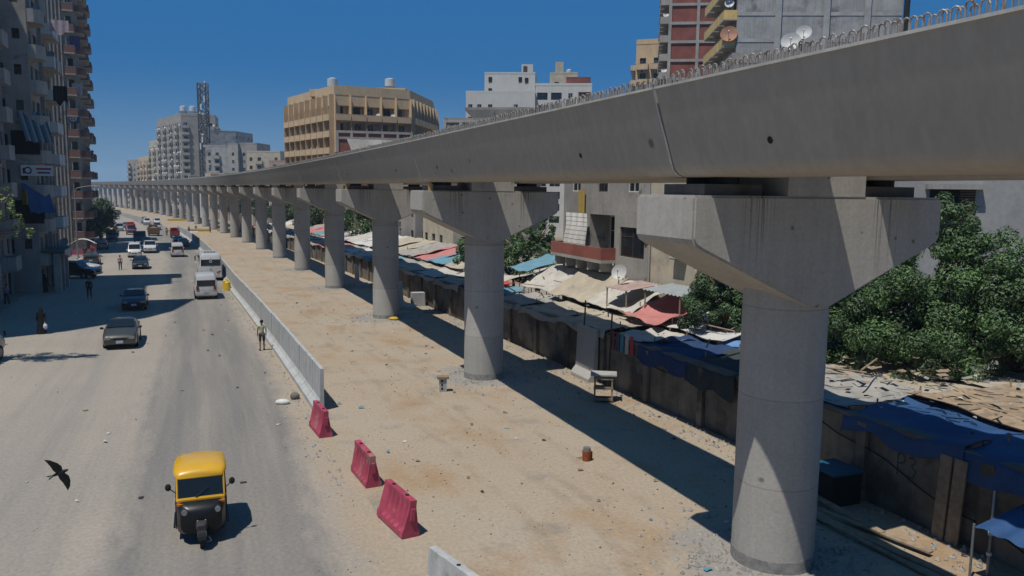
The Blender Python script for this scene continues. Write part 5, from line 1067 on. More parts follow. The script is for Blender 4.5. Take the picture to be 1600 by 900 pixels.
# three wheeler
r_ = empty('three_wheeler', path(6.6, -13.25), math.pi+.375, 'black and yellow three wheeled taxi driving towards the camera', 'taxi'); r_.scale = (.98, 1.03, 1.06)
tb_ = M('gloss black', (.012, .012, .013), .35, .1, 3); ty = P('taxi yellow', (.80, .44, .01), .35)
ty.node_tree.nodes['Principled BSDF'].inputs['Base Color'].links and None
def ring(y, hw, z0, z1, rr_=.12, n=5):
    pts = []
    for cx, cz, a0 in ((hw-rr_, z0+rr_, -90), (hw-rr_, z1-rr_, 0), (-hw+rr_, z1-rr_, 90), (-hw+rr_, z0+rr_, 180)):
        for k in range(n): a = R(a0+90*k/(n-1)); pts.append((cx+rr_*math.cos(a), y, cz+rr_*math.sin(a)))
    return pts
q = MB(); q.loft([ring(-1.18, .50, .45, 1.0), ring(-1.12, .64, .36, 1.08), ring(-.2, .66, .34, .74, .08), ring(-.15, .66, .34, .42, .03)]); q.build('rear_body', tb_, r_, sharp=35)
q = MB(); q.loft([ring(.2, .62, .34, .42, .03), ring(.62, .60, .32, .46, .05)]); q.build('floor', tb_, r_, sharp=35)
q = MB(); q.loft([ring(.62, .60, .24, 1.05, .12), ring(.86, .58, .25, 1.02, .16), ring(1.06, .50, .32, .95, .2), ring(1.16, .26, .5, .82, .16)]); q.build('front_panel', tb_, r_, sharp=35)
q = MB(); q.loft([ring(.64, .605, .985, 1.10, .05), ring(.80, .575, .975, 1.07, .04)]); q.build('dash_band', ty, r_, sharp=35)
# roof
def rr_ring(y, hw, z, c): return [(hw*math.cos(a)*1.0 if abs(math.cos(a)) < .98 else hw*math.cos(a), y, z+c*math.sin(a)**.6 if math.sin(a) > 0 else z) for a in [math.pi*i/14 for i in range(15)]]
q = MB(); q.loft([rr_ring(-1.20, .52, 1.36, .10), rr_ring(-1.10, .62, 1.50, .14), rr_ring(-.4, .66, 1.58, .17), rr_ring(.3, .66, 1.58, .17), rr_ring(.50, .60, 1.55, .14), rr_ring(.58, .54, 1.52, .08)]); q.build('roof', ty, r_, sharp=50)
for sg_ in (-1, 1):
    q = MB(); q.tube([(sg_*.57, .72, 1.04), (sg_*.57, .50, 1.56)], .03, 8); q.build('windscreen_pillar', ty, r_)
    MB().b2(sg_*.615-.012, sg_*.615+.012, -.16, .62, .30, .78).build('side_panel', tb_, r_)
    q = MB(); q.b2(sg_*.63-.01, sg_*.63+.01, -1.1, -.35, 1.0, 1.50); q.build('side_curtain', tb_, r_)
    q = MB(); q.tube([(sg_*.64, -.35, .74), (sg_*.60, -.35, 1.54)], .025, 6); q.build('side_frame', tb_, r_)
    w = put(WH_, 'rear_wheel', r_, (sg_*.56, -.72, .26), scale=(.7, .8, .8)); put(RIM, 'rim', w, scale=(1, .8, .8))
    MB().cyl((sg_*.40, .98, .86), (sg_*.40, 1.09, .86), .095, .085, 16).build('headlight_housing', black, r_, sharp=40); MB().cyl((sg_*.40, 1.085, .86), (sg_*.40, 1.105, .86), .075, .07, 16).build('headlight', lampw, r_)
    MB().box((sg_*.50, .87, .98), (.16, .06, .05)).build('indicator', orange_l, r_)
    q = MB(); q.ball((sg_*.78, .62, 1.36), .085, 10, sc=(.9, .5, 1.1)); q.cyl((sg_*.58, .66, 1.2), (sg_*.77, .62, 1.34), .013); q.build('mirror', black, r_)
    MB().box((sg_*.66, .2, .37), (.05, .9, .06)).build('footboard', tb_, r_)
q = MB(); q.add([(-.54, .755, 1.09), (.54, .755, 1.09), (.54, .565, 1.51), (-.54, .565, 1.51)], [(0, 1, 2, 3)]); q.build('windscreen', gl_car, r_)
q = MB(); q.tube([(-.53, .75, 1.08), (.53, .75, 1.08)], .022); q.tube([(-.53, .55, 1.52), (.53, .55, 1.52)], .03); q.build('windscreen_frame', ty, r_)
MB().tube([(.12, .775, 1.09), (-.18, .70, 1.32)], .012).build('wiper', black, r_)
q = MB(); q.b2(-.075, .075, 1.10, 1.125, .76, .86, 0); q.b2(-.055, .055, 1.126, 1.13, .78, .84, 1); q.b2(-.045, .045, 1.131, 1.134, .80, .82, 0); q.build('badge', [chrome, black], r_)
q = MB(); n_ = 12; q.loft([[(x, 1.18+.34*math.cos(a), .27+.34*math.sin(a)) for x in (-.10, .10)][:2]+[(.10, 1.18+.31*math.cos(a), .27+.31*math.sin(a)), (-.10, 1.18+.31*math.cos(a), .27+.31*math.sin(a))] for a in [R(5+k*14) for k in range(11)]]); q.build('mudguard', black, r_)
q = MB(); q.loft([ring(1.08, .13, .42, .66, .05), ring(1.3, .14, .46, .66, .06), ring(1.42, .10, .5, .62, .05)]); q.build('mudguard_nose', M('grey plastic', (.05, .05, .052), .5, .1, 3), r_, sharp=40)
w = put(WH_, 'front_wheel', r_, (0, 1.18, .25), scale=(.55, .76, .76)); put(RIM, 'rim', w, scale=(1.05, .8, .8))
for sg_ in (-1, 1): MB().tube([(sg_*.09, 1.18, .25), (sg_*.09, 1.05, .6)], .02).build('fork', chrome, r_)
MB().tube([(-.16, 1.3, .3), (-.22, 1.34, .2), (-.1, 1.38, .18)], .012).build('guard_wire', chrome, r_)
MB().box((0, -.55, .82), (1.1, .45, .14)).box((0, -.82, 1.05), (1.1, .1, .5)).build('passenger_seat', darkm, r_); MB().box((0, .1, .72), (.5, .3, .12)).build('driver_seat', darkm, r_)
MB().b2(-.5, .5, -1.13, -1.11, 1.08, 1.45).build('rear_panel', tb_, r_)
MB().box((.0, 1.17, .62), (.22, .02, .08)).build('number_plate', whitew, r_)
# street lamp, kiosk
def lamp(s, o, h, lb):
    r = empty('street_lamp', path(s, o), theta(s), lb, 'street lamp', 'street lamps on the left kerb'); MB().cyl((0, 0, 0), (0, 0, h), .12, .08, 10).build('pole', steel, r, sharp=40)
    MB().tube([(0, 0, h), (.25, 0, h+.5), (1.2, 0, h+.75), (2.3, 0, h+.9)], .055, 8).build('arm', steel, r); MB().box((2.7, 0, h+.93), (.9, .3, .14)).build('lamp_head', white_p, r)
lamp(117.4, -27.0, 9.6, 'tall grey street lamp curving over the left kerb by the kiosk')
r_ = empty('kiosk', path(119.5, -26.4), theta(119), 'pink and white kiosk with a round canopy at the left kerb', 'kiosk'); r_.scale = (.68, .8, .8)
q = MB(); q.b2(-2.6, 2.6, -1, 1, 0, .5, 1); q.b2(-2.6, 2.6, -1, -.9, .5, 1.5, 0); q.b2(-2.6, -2.5, -.9, 1, .5, 2.4, 0); q.b2(1.4, 2.6, -1.02, -.96, 1.5, 2.6, 0); q.build('panels', [M('pink panel', (.50, .12, .18), .6, .15, 1.5), whitew], r_)
q = MB(); q.loft([[(-2.6+5.2*u, y, 2.4+.95*math.sin(math.pi*u)) for u in [i/12 for i in range(13)]] for y in (-1.2, 1.2)], closed=False, caps=False); q.build('canopy', whitew, r_, sharp=60)
for x in (-2.5, 2.5): MB().cyl((x, -1.1, 0), (x, -1.1, 2.4), .05).build('post', steel, r_)
# ------------------------------------------------------------------ trees
def leafmat(name, c1, c2):
    m = bpy.data.materials.new(name); m.use_nodes = True; n = m.node_tree.nodes; l = m.node_tree.links; b = n['Principled BSDF']; b.inputs['Roughness'].default_value = .55
    ge = n.new('ShaderNodeNewGeometry'); cr = n.new('ShaderNodeValToRGB'); l.new(ge.outputs['Random Per Island'], cr.inputs[0])
    cr.color_ramp.elements[0].color = (*c1, 1); cr.color_ramp.elements[1].color = (*c2, 1)
    tc = n.new('ShaderNodeTexCoord'); nz = n.new('ShaderNodeTexNoise'); nz.inputs['Scale'].default_value = .8; l.new(tc.outputs['Object'], nz.inputs[0]); mr = n.new('ShaderNodeMapRange'); mr.inputs[1].default_value = .35; mr.inputs[2].default_value = .65; mr.inputs[3].default_value = .6; mr.inputs[4].default_value = 1.35; l.new(nz.outputs[0], mr.inputs[0])
    mx = n.new('ShaderNodeMix'); mx.data_type = 'RGBA'; mx.blend_type = 'MULTIPLY'; mx.inputs[0].default_value = 1; l.new(cr.outputs[0], mx.inputs[6]); l.new(mr.outputs[0], mx.inputs[7]); l.new(mx.outputs[2], b.inputs['Base Color'])
    try: b.inputs['Transmission Weight'].default_value = 0
    except Exception: pass
    return m
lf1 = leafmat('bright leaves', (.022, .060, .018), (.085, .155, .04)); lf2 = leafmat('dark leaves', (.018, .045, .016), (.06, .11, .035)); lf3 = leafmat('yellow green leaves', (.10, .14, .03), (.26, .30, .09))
bark = M('bark', (.13, .095, .065), .95, .3, 5, .6)
def crown_mesh(blobs, n, size, mat, seed, hang=0.):
    rr = random.Random(seed); vs = []; fs = []; tot = sum(b[3]**2 for b in blobs)
    for (x, y, z, r) in blobs:
        sub = [(Vector((rr.gauss(0, 1), rr.gauss(0, 1), rr.gauss(.2, .8))).normalized()*r*rr.uniform(.6, 1.12)) for _ in range(max(6, int(10*r)))]
        for _ in range(int(n*r*r/tot)):
            c = rr.choice(sub); q = Vector((rr.gauss(0, 1), rr.gauss(0, 1), rr.gauss(0, 1))).normalized()*min(r*.34, .62 if r < 2.3 else 1.1)*rr.uniform(.35, 1.0)**.5; p = Vector((x, y, z))+c+q
            if p.z < .3: continue
            nrm = (q.normalized()+Vector((rr.uniform(-.7, .7), rr.uniform(-.7, .7), rr.uniform(-.1, .9)))).normalized(); u = nrm.orthogonal().normalized(); a = rr.uniform(0, 6.28)
            v = nrm.cross(u); u, v = u*math.cos(a)+v*math.sin(a), v*math.cos(a)-u*math.sin(a); s = size*rr.uniform(.6, 1.3); k = len(vs)
            vs += [p-u*s, p-v*s*.42+nrm*s*.12, p+u*s, p+v*s*.42+nrm*s*.12]; fs.append((k, k+1, k+2, k+3))
    me = bpy.data.meshes.new('crown'); me.from_pydata(vs, [], fs); me.materials.append(mat); return me
def tree(name, s, o, blobs, n, size, mat, label, seed=1, group=None, tr=.16, forks=3, bare=False):
    r = empty(name, path(s, o), 0, label, 'tree', group); rr = random.Random(seed); q = MB(); z1 = min(b[2]-b[3]*.4 for b in blobs); z1 = max(1.2, z1)
    q.cyl((0, 0, -.2), (rr.uniform(-.2, .2), rr.uniform(-.2, .2), z1), tr, tr*.7, 9)
    for b in blobs:
        m_ = Vector((b[0]*.5, b[1]*.5, (z1+b[2])/2)); q.cyl((0, 0, z1*.9), m_, tr*.6, tr*.4, 7); q.cyl(m_, b[:3], tr*.4, tr*.15, 6)
        for _ in range(forks): e = Vector(b[:3])+Vector((rr.uniform(-1, 1), rr.uniform(-1, 1), rr.uniform(-.3, 1))).normalized()*b[3]*.8; q.cyl(m_, e, tr*.22, tr*.06, 5)
    q.build('trunk', bark, r, sharp=60); c = bpy.data.objects.new('crown', crown_mesh(blobs, n, size, mat, seed)); COL.objects.link(c); c.parent = r
    return r
# the big ones by the right edge (local x,y are world axes)
tree('tree', 8.0, 13.0, [(0, 0, 4.6, 2.1), (.3, -.6, 6.2, 1.5), (1.3, -.3, 8.1, 1.1), (-1.9, .2, 4.0, 1.7), (1.4, -.8, 5.0, 1.6), (1.4, -.5, 7.1, 1.1), (-.2, -1.5, 3.6, 1.5), (1.2, -1.8, 3.4, 1.3)], 52000, .07, lf1, 'tallest bright green tree beyond the near pier, its narrow top before the grey building', 3, tr=.2)
tree('tree', 5.5, 15.2, [(0, 0, 4.6, 2.0), (1.2, -.6, 6.2, 1.5), (-.5, .3, 6.7, 1.2), (2.3, 0, 4.4, 2.0), (-1.3, -1.2, 3.7, 1.7), (3.4, -.6, 5.8, 1.5), (1.6, -1.5, 3.4, 1.6), (3.4, -1.2, 3.6, 1.5), (-.2, -.8, 5.6, 1.4)], 56000, .07, lf1, 'broad green tree at the right edge beside the tallest one', 5, tr=.2)
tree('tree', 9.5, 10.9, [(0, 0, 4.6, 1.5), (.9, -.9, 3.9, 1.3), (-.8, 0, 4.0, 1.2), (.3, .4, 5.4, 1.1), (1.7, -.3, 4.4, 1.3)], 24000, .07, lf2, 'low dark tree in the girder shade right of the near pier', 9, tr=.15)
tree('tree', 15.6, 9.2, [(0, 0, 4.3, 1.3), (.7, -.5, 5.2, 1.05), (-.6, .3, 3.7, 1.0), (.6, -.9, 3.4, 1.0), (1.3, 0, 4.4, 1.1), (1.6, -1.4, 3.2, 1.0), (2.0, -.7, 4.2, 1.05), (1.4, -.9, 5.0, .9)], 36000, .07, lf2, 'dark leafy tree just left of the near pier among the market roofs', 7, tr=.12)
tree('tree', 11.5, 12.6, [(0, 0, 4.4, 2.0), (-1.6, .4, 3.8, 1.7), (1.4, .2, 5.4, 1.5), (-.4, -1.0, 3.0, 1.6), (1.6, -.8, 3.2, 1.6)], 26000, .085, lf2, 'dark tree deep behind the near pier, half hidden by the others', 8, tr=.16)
tree('tree', 43.5, 10.5, [(0, 0, 4.6, 1.8), (-1.4, .3, 4.0, 1.5), (1.7, .1, 5.0, 1.5), (.6, .3, 6.4, 1.2), (-.5, -.8, 3.4, 1.3), (1.8, -1.0, 3.6, 1.3), (2.4, .5, 6.4, .9), (2.8, 0, 7.2, .7)], 16000, .11, lf1, 'round green tree right of the second pier among market sheets', 11)
tree('tree', 50, 9.6, [(0, 0, 4.6, 1.6), (-.8, 0, 3.6, 1.2), (.9, 0, 5.4, 1.2)], 7000, .12, lf1, 'small green tree left of the second pier', 13)
for k, (s, o, sc_, lb) in enumerate(((108, 14, 1.3, 'green tree seen between the third and fourth piers'), (118, 13, 1.2, 'green tree half hidden behind the fourth pier'), (146, 12, 1.2, 'green tree seen past the fifth pier'), (178, 12, 1.2, 'green tree seen past the sixth pier'), (215, 12, 1.3, 'green tree far behind the piers, nearer of two'), (262, 12, 1.3, 'green tree far behind the piers, farther of two'))):
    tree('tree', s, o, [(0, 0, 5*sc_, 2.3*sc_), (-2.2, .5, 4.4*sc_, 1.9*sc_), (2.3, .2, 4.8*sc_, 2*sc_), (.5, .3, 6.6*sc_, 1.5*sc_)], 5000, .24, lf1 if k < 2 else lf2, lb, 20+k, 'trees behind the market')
for k, (s, o, sc_, lb) in enumerate(((141, -26.2, 1.0, 'dark street tree over the silver hatchback'), (158, -25.8, 1.25, 'dark street tree over the blue truck, biggest of the row'), (172, -26.0, 1.15, 'dark street tree at the far end of the left row'), (130, -27.2, .85, 'dark street tree close to the pink kiosk'))):
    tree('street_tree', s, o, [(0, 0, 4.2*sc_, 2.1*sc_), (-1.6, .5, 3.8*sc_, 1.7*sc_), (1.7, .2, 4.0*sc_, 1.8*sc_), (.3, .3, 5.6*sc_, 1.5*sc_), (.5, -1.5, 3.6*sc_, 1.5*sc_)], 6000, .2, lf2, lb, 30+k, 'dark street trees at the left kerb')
tree('thorny_tree', 33.0, -25.6, [(1.0, .3, 8.8, 1.2), (2.6, .6, 8.4, .8), (3.5, .9, 7.6, .55), (3.7, .6, 8.7, .5), (1.8, -.3, 9.7, .9), (0, .2, 9.8, 1.2), (2.2, 1.0, 7.2, .5), (3.9, 1.3, 6.9, .4)], 2600, .10, lf3, 'sparse yellow green tree reaching in at the left edge', 41, tr=.12, forks=9)
tree('thorny_tree', 38, -27.6, [(0, 0, 3.6, 1.5), (-1, .4, 4.8, 1.4), (-.6, 0, 2.4, 1.2)], 5000, .12, lf2, 'dark bush like tree in the shade at the left edge', 43, tr=.12)
#@@NEXT3
# ------------------------------------------------------------------ people
def skinned(verts, edges, radii, mats=None, sub=2, root=0):
    me = bpy.data.meshes.new('tmp'); me.from_pydata([Vector(v) for v in verts], edges, []); me.update()
    o = bpy.data.objects.new('tmp', me); COL.objects.link(o); sk = o.modifiers.new('s', 'SKIN'); sk.branch_smoothing = .4
    if not me.skin_vertices: bpy.context.view_layer.objects.active = o
    lay = me.skin_vertices[0].data if me.skin_vertices else None
    if lay is None: raise RuntimeError('skin layer')
    for i, r in enumerate(radii): lay[i].radius = r if isinstance(r, tuple) else (r, r)
    lay[root].use_root = True
    su = o.modifiers.new('u', 'SUBSURF'); su.levels = sub; su.render_levels = sub
    dg = bpy.context.evaluated_depsgraph_get(); dg.update(); nm = bpy.data.meshes.new_from_object(o.evaluated_get(dg)); bpy.data.objects.remove(o, do_unlink=True)
    nm.polygons.foreach_set('use_smooth', [True]*len(nm.polygons)); return nm
skinm = M('skin', (.32, .18, .11), .6, .08, 6); hair = M('dark hair', (.015, .012, .01), .8, .2, 20)
def person(s, o, face, label, shirt=(.5, .5, .5), trousers=(.1, .1, .12), hgt=1.76, stride=.12, arm=.10, shorts=False, sleeves='short', robe=None, bag=None, group='people in the street', scarf=None, sit=False):
    r = empty('person', path(s, o, .0), theta(s)+face, label, 'person', group); k = hgt/1.76; r.scale = (k,)*3
    hipz, shz = .93, 1.43; st = stride
    J = dict(pel=(0, 0, .95), wst=(0, 0, 1.10), chs=(0, .01, 1.30), nck=(0, 0, 1.47), hd0=(0, .01, 1.56), hd1=(0, .015, 1.66), top=(0, .0, 1.72))
    for sg_, n_ in ((-1, 'l'), (1, 'r')):
        f = st*sg_
        J[n_+'hip'] = (sg_*.095, 0, .90); J[n_+'kne'] = (sg_*.105, f*.55+.02, .49); J[n_+'ank'] = (sg_*.11, f, .08); J[n_+'toe'] = (sg_*.125, f+.15, .035)
        J[n_+'sho'] = (sg_*.185, 0, 1.41); J[n_+'elb'] = (sg_*.222, -.03-f*.5, 1.13); J[n_+'wri'] = (sg_*.222, .05-f*.9, .89); J[n_+'hnd'] = (sg_*.22, .075-f*.9, .82)
    ks = list(J); ix = {a: i for i, a in enumerate(ks)}
    E_ = [('pel', 'wst'), ('wst', 'chs'), ('chs', 'nck'), ('nck', 'hd0'), ('hd0', 'hd1'), ('hd1', 'top')]
    for n_ in 'lr': E_ += [('pel', n_+'hip'), (n_+'hip', n_+'kne'), (n_+'kne', n_+'ank'), (n_+'ank', n_+'toe'), ('chs', n_+'sho'), (n_+'sho', n_+'elb'), (n_+'elb', n_+'wri'), (n_+'wri', n_+'hnd')]
    RD = dict(pel=(.13, .10), wst=(.115, .09), chs=(.14, .10), nck=.05, hd0=.075, hd1=.088, top=.06)
    for n_ in 'lr': RD.update({n_+'hip': .085, n_+'kne': .055, n_+'ank': .038, n_+'toe': .035, n_+'sho': .055, n_+'elb': .038, n_+'wri': .026, n_+'hnd': .03})
    me = skinned([J[a] for a in ks], [(ix[a], ix[b]) for a, b in E_], [RD[a] for a in ks])
    # hands with five fingers, nose and ears joined to the same mesh
    bm = bmesh.new(); bm.from_mesh(me)
    def cone(p0, p1, r0, r1):
        q = MB(); q.cyl(p0, p1, r0, r1, 6); vs = [bm.verts.new(v) for v in q.v]
        for f in q.f: bm.faces.new([vs[i] for i in f])
    for sg_, n_ in ((-1, 'l'), (1, 'r')):
        h = Vector(J[n_+'hnd'])
        for i in range(4): a = h+Vector((0, -.024+.016*i, -.015)); b = a+Vector((-sg_*.004, .006, -.045-.008*(i in (1, 2)))); cone(a, b, .009, .008); cone(b, b+Vector((-sg_*.012, .004, -.025)), .008, .006)
        cone(h+Vector((0, .024, .01)), h+Vector((-sg_*.008, .05, -.035)), .010, .008)
        cone((sg_*.083, .01, 1.61), (sg_*.098, -.005, 1.62), .022, .016)
    cone((0, .09, 1.625), (0, .118, 1.605), .010, .016)
    bm.to_mesh(me); bm.free(); me.materials.append(skinm); put(me, 'body', r)
    for sg_ in (-1, 1): MB().ball((sg_*.032, .093, 1.64), .011, 6).build('eye', darkm, r)
    MB().box((0, .098, 1.578), (.045, .012, .010)).build('mouth', M('lips', (.25, .09, .07), .6, .05, 4), r)
    if robe:
        rm = M('robe %.2f %.2f' % (robe[0], robe[1]), robe, .9, .12, 4)
        q = MB(); rg = []
        for z, a, b in ((.04, .30, .26), (.5, .25, .21), (.95, .21, .17), (1.15, .18, .14), (1.38, .21, .13), (1.47, .10, .09)):
            rg.append([((a+.012*math.cos(i*5+z*9))*math.cos(2*math.pi*i/22), (b+.012*math.sin(i*4))*math.sin(2*math.pi*i/22), z) for i in range(22)])
        q.loft(rg, caps=False); q.build('robe', rm, r, sharp=70)
        for n_, sg_ in (('l', -1), ('r', 1)): q = MB(); q.cyl(J[n_+'sho'], J[n_+'elb'], .075, .07, 10); q.cyl(J[n_+'elb'], J[n_+'wri'], .07, .075, 10); q.build('sleeve', rm, r, sharp=60)
        q = MB(); q.ball((0, -.015, 1.645), .115, 14, sc=(.95, 1, 1.1)); q.cyl((0, -.02, 1.42), (0, -.02, 1.6), .16, .1, 12); q.build('head_scarf', rm, r, sharp=60)
    else:
        sm = M('cloth %.2f %.2f %.2f' % shirt, shirt, .9, .12, 5); tm = M('cloth %.2f %.2f %.2f' % trousers, trousers, .9, .12, 5)
        v = [(0, 0, .92), (0, 0, 1.10), (0, .01, 1.30), (0, 0, 1.44)]+[J['lsho'], tuple(Vector(J['lsho']).lerp(Vector(J['lelb']), .75 if sleeves == 'short' else 1)), J['rsho'], tuple(Vector(J['rsho']).lerp(Vector(J['relb']), .75 if sleeves == 'short' else 1))]
        e = [(0, 1), (1, 2), (2, 3), (2, 4), (4, 5), (2, 6), (6, 7)]; rd = [(.155, .12), (.14, .11), (.16, .118), .075, .072, .058, .072, .058]
        if sleeves != 'short':
            v += [J['lwri'], J['rwri']]; e += [(5, 8), (7, 9)]; rd += [.045, .045]
        m_ = skinned(v, e, rd); m_.materials.append(sm); put(m_, 'shirt', r)
        v = [(0, 0, .98)]; e = []; rd = [(.14, .11)]
        for n_ in 'lr':
            b = len(v); v += [J[n_+'hip'], J[n_+'kne']]; e += [(0, b), (b, b+1)]; rd += [.098, .072]
            if not shorts: v.append(tuple(Vector(J[n_+'ank'])+Vector((0, 0, .03)))); e.append((b+1, b+2)); rd.append(.055)
        m_ = skinned(v, e, rd); m_.materials.append(tm); put(m_, 'shorts' if shorts else 'trousers', r)
        q = MB(); q.ball((0, -.022, 1.665), .104, 12, sc=(.9, .92, .85)); q.build('hair', hair, r, sharp=70)
    for n_, sg_ in (('l', -1), ('r', 1)): a = J[n_+'ank']; MB().box((a[0]+sg_*.008, a[1]+.07, .025), (.10, .27, .05)).build('shoe', black, r)
    if bag:
        b_ = empty('shopping_bag', r.matrix_world @ Vector((0, 0, 0)), 0); bpy.data.objects.remove(b_)
        rz = r.rotation_euler[2]; h = Vector(J['rhnd'] if bag > 0 else J['lhnd']); w = Matrix.Rotation(rz, 3, 'Z') @ h
        q = MB(); q.ball((0, 0, -.32), .17, 12, sc=(1, .6, 1.2)); q.cyl((0, 0, -.18), (0, 0, 0), .06, .02, 8); o_ = q.build('shopping_bag', M('white plastic bag', (.60, .64, .68), .5, .1, 4), None, sharp=60)
        o_.location = Vector(r.location)+w*k; tag(o_, 'white plastic bag carried by the person in black robe', 'bag')
    return r
person(32.9, -9.75, 0, 'person in pale yellow T-shirt and dark shorts standing beside the concrete row', (.52, .50, .30), (.07, .07, .065), 1.84, .06, shorts=True)
person(93.9, -20.6, 0, 'person in pink shirt and blue trousers walking away in the street', (.55, .28, .32), (.04, .06, .12), 1.86, .17)
person(43.4, -22.5, math.pi, 'person in long black robe and head scarf carrying a white bag', hgt=1.72, stride=.06, robe=(.012, .012, .013), bag=-1)
person(63.7, -21.6, math.pi, 'person in dark clothes walking in the shade in the middle of the street', (.03, .03, .035), (.02, .02, .025), 1.84, .12, sleeves='long')
person(69.8, -25.8, math.pi, 'person in black robe near the pillars under the awning block', hgt=1.72, stride=.05, robe=(.014, .013, .016))
person(59.9, -27.2, math.pi-.5, 'person in white shirt in front of the dark shops at the left edge', (.42, .46, .52), (.03, .03, .04), 1.8, .08)
person(115.2, -25.9, math.pi, 'dark dressed person standing before the pink kiosk, left of two', (.03, .03, .03), (.02, .02, .02), 1.86, .05, sleeves='long')
person(115.8, -25.0, math.pi-.4, 'dark dressed person standing before the pink kiosk, right of two', (.06, .05, .045), (.02, .02, .02), 1.86, .05, sleeves='long')
person(197.2, -7.3, .6, 'person in red standing at the far end of the concrete row', (.35, .05, .07), (.05, .05, .06), 1.86, .06)
person(201.5, -2.0, math.pi, 'person in red standing between the yellow barriers on the far site', (.38, .05, .07), (.25, .04, .05), 1.86, .05)
person(205.5, -5.0, math.pi, 'dark dressed person behind the white site barrier', (.05, .05, .06), (.03, .03, .04), 1.86, .05)
person(206, 1.8, math.pi, 'dark dressed person behind the right yellow site barrier', (.04, .05, .06), (.03, .03, .04), 1.86, .05)
person(186, -12.9, 0, 'worker in a yellow shirt and dark trousers near the red pickup', (.55, .48, .06), (.06, .06, .07), 1.86, .05)
person(176, -24.4, math.pi, 'person walking at the kerb beside the blue truck', (.06, .06, .07), (.03, .03, .035), 1.86, .12, sleeves='long')
person(178, -22.9, math.pi, 'person in white shirt between the blue and maroon trucks', (.5, .5, .48), (.03, .03, .035), 1.86, .12)
person(192, -12.6, math.pi, 'person walking between the brown truck and the red pickup', (.25, .22, .18), (.04, .04, .05), 1.86, .14)
# ------------------------------------------------------------------ swallow in flight
def bird(loc, rot, label, sc=1.):
    r = empty('swallow', loc, 0, label, 'bird'); r.rotation_euler = rot; r.scale = (sc,)*3; bd = M('swallow back', (.012, .014, .022), .5, .2, 20); wg = M('swallow wing', (.022, .02, .02), .6, .2, 20)
    me = skinned([(0, -.075, 0), (0, -.03, .0), (0, .02, .002), (0, .05, .006), (0, .072, .008), (0, .088, .006)], [(i, i+1) for i in range(5)], [(.007, .005), (.016, .012), (.021, .017), (.015, .014), (.013, .012), (.003, .003)], root=2); me.materials.append(bd); put(me, 'body', r)
    for sg_ in (-1, 1):
        lead = [(.012, .042), (.055, .060), (.10, .048), (.15, .012), (.175, -.022)]; trail = [(.012, -.022), (.05, -.028), (.09, -.022), (.135, -.024), (.175, -.028)]
        q = MB(); rg = []
        for (x, y), (x2, y2) in zip(lead, trail): z = .004+.12*x-.35*x*x; rg.append([(sg_*x, y, z+.002), (sg_*(x+x2)/2, (y+y2)/2, z+.005), (sg_*x2, y2, z), (sg_*(x+x2)/2, (y+y2)/2, z-.001)])
        q.loft(rg); q.build('wing', wg, r)
        q = MB(); q.add([(sg_*.002, -.07, 0), (sg_*.012, -.072, 0), (sg_*.026, -.145, 0), (sg_*.020, -.12, 0), (sg_*.004, -.10, 0), (sg_*.004, -.085, .003)], [(0, 1, 5), (1, 2, 3, 5), (3, 4, 0, 5), (0, 4, 3, 2, 1)]); q.build('tail_feather', bd, r)
BP = cam.matrix_world @ Vector(((93-800)/1244*7.0, -(739-450)/1244*7.0, -7.0))
bird(BP, (cam.matrix_world.to_3x3() @ Matrix.Rotation(R(24-90), 3, 'Z') @ Matrix.Rotation(R(22), 3, 'Y')).to_euler(), 'dark swallow flying above the street at the lower left', 1.0)
BP = cam.matrix_world @ Vector(((122-800)/1244*13.0, -(20-450)/1244*13.0, -13.0))
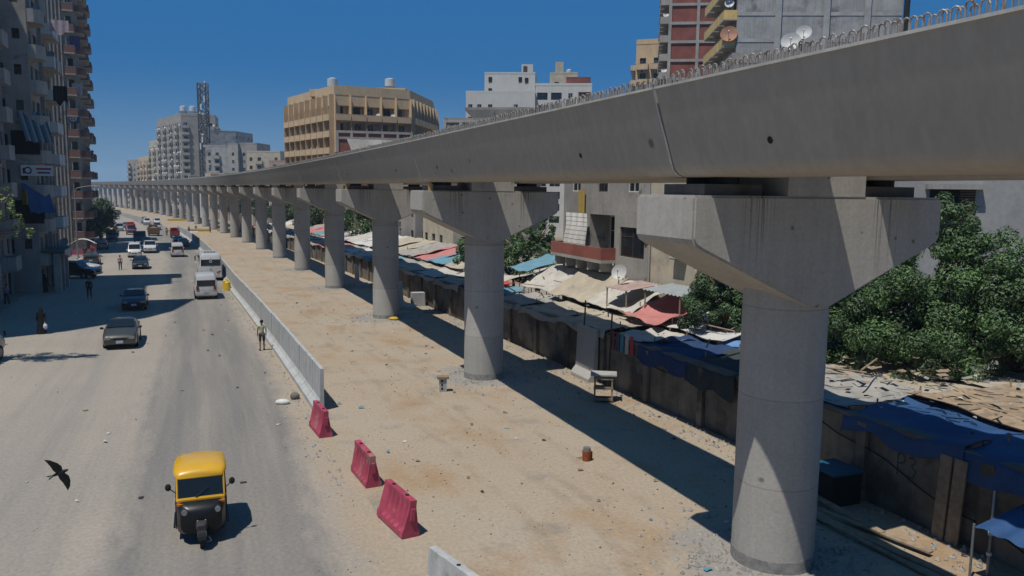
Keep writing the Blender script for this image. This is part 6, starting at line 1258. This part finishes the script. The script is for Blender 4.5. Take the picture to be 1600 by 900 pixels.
#@@NEXT4
# washing on the left-hand facades, wires over the street
rr = random.Random(77)
for k, (s, o, h, w, l, c, lb) in enumerate(((53.9, -27.7, 14.5, 1.6, 1.5, (.40, .38, .36), 'pale sheet'), (58.5, -27.6, 11.2, 1.2, 1.1, (.12, .14, .2), 'blue grey washing'), (62.0, -27.6, 20.6, 1.4, 1.2, (.30, .10, .12), 'dark red washing'),
        (72.3, -24.5, 25.2, 1.6, 1.2, (.5, .42, .46), 'pink and white washing high'), (72.3, -24.5, 19.2, 1.2, 1.6, (.02, .02, .025), 'black garment'), (76.8, -24.4, 22.2, 1.3, 1.1, (.5, .5, .5), 'white washing'), (126.0, -27.2, 33, 1.4, 1.8, (.06, .08, .2), 'navy washing high'), (126.0, -27.2, 26, 1.4, 1.6, (.45, .45, .45), 'white washing high'))):
    q = MB(); q.grid(lambda u, v: (w*u, -.05-.04*math.sin(u*17+k), -l*v*(1+.15*math.sin(u*9+k))), 12, 5); x = q.build('washing', M('washing %d' % k, c, .9, .2, 4), None, sharp=60); x.location = path(s, o, h); x.rotation_euler = (0, 0, faced(None, s) if k < 3 or k == 5 else theta(s))
    tag(x, '%s hung out on the left hand facades' % lb, 'washing', 'washing on the facades')
for k, (a, b) in enumerate((((69, -25.8, 8.5), (117, -27, 9.0)), ((69, -25.8, 9.3), (117, -27, 9.6)))):
    A_ = path(*a); B__ = path(*b); mb = MB(); mb.tube([A_.lerp(B__, i/16)-Vector((0, 0, 4*1.4*(i/16)*(1-i/16))) for i in range(17)], .018, 4); tag(mb.build('overhead_wire', black), 'thin black wire sagging along the left kerb, %s one' % ('lower' if k == 0 else 'upper'), 'wire')
# ------------------------------------------------------------------ the air over the street
hm = bpy.data.materials.new('air'); hm.use_nodes = True; hn = hm.node_tree.nodes; hn.clear(); ho = hn.new('ShaderNodeOutputMaterial'); hv = hn.new('ShaderNodeVolumePrincipled')
hv.inputs['Color'].default_value = (.62, .80, 1, 1); hv.inputs['Density'].default_value = .00024; hm.node_tree.links.new(hv.outputs[0], ho.inputs['Volume'])
hb = MB().b2(-1500, 1500, -120, 2600, -8, 62).build('haze', hm); hb['kind'] = 'stuff'

mb = MB(); rr = random.Random(9)
for _ in range(260):
    s_ = rr.uniform(-7, 9); o_ = rr.uniform(6.2, 13); p = path(s_, o_, 2.88+.02*(o_-6)); L_ = rr.uniform(.08, .3); a = rr.uniform(0, 3.14); u = Vector((math.cos(a), math.sin(a), 0))*L_; v = Vector((-math.sin(a), math.cos(a), 0))*rr.uniform(.02, .09)
    mb.add([p-u-v, p+u-v, p+u+v+Vector((0, 0, .05)), p-u+v+Vector((0, 0, .04))], [(0, 1, 2, 3)], rr.randrange(3))
o = mb.build('roof_debris', [tg, wood, tb3]); o['kind'] = 'stuff'; o['label'] = 'dry palm leaves and splinters littering the market roofs'
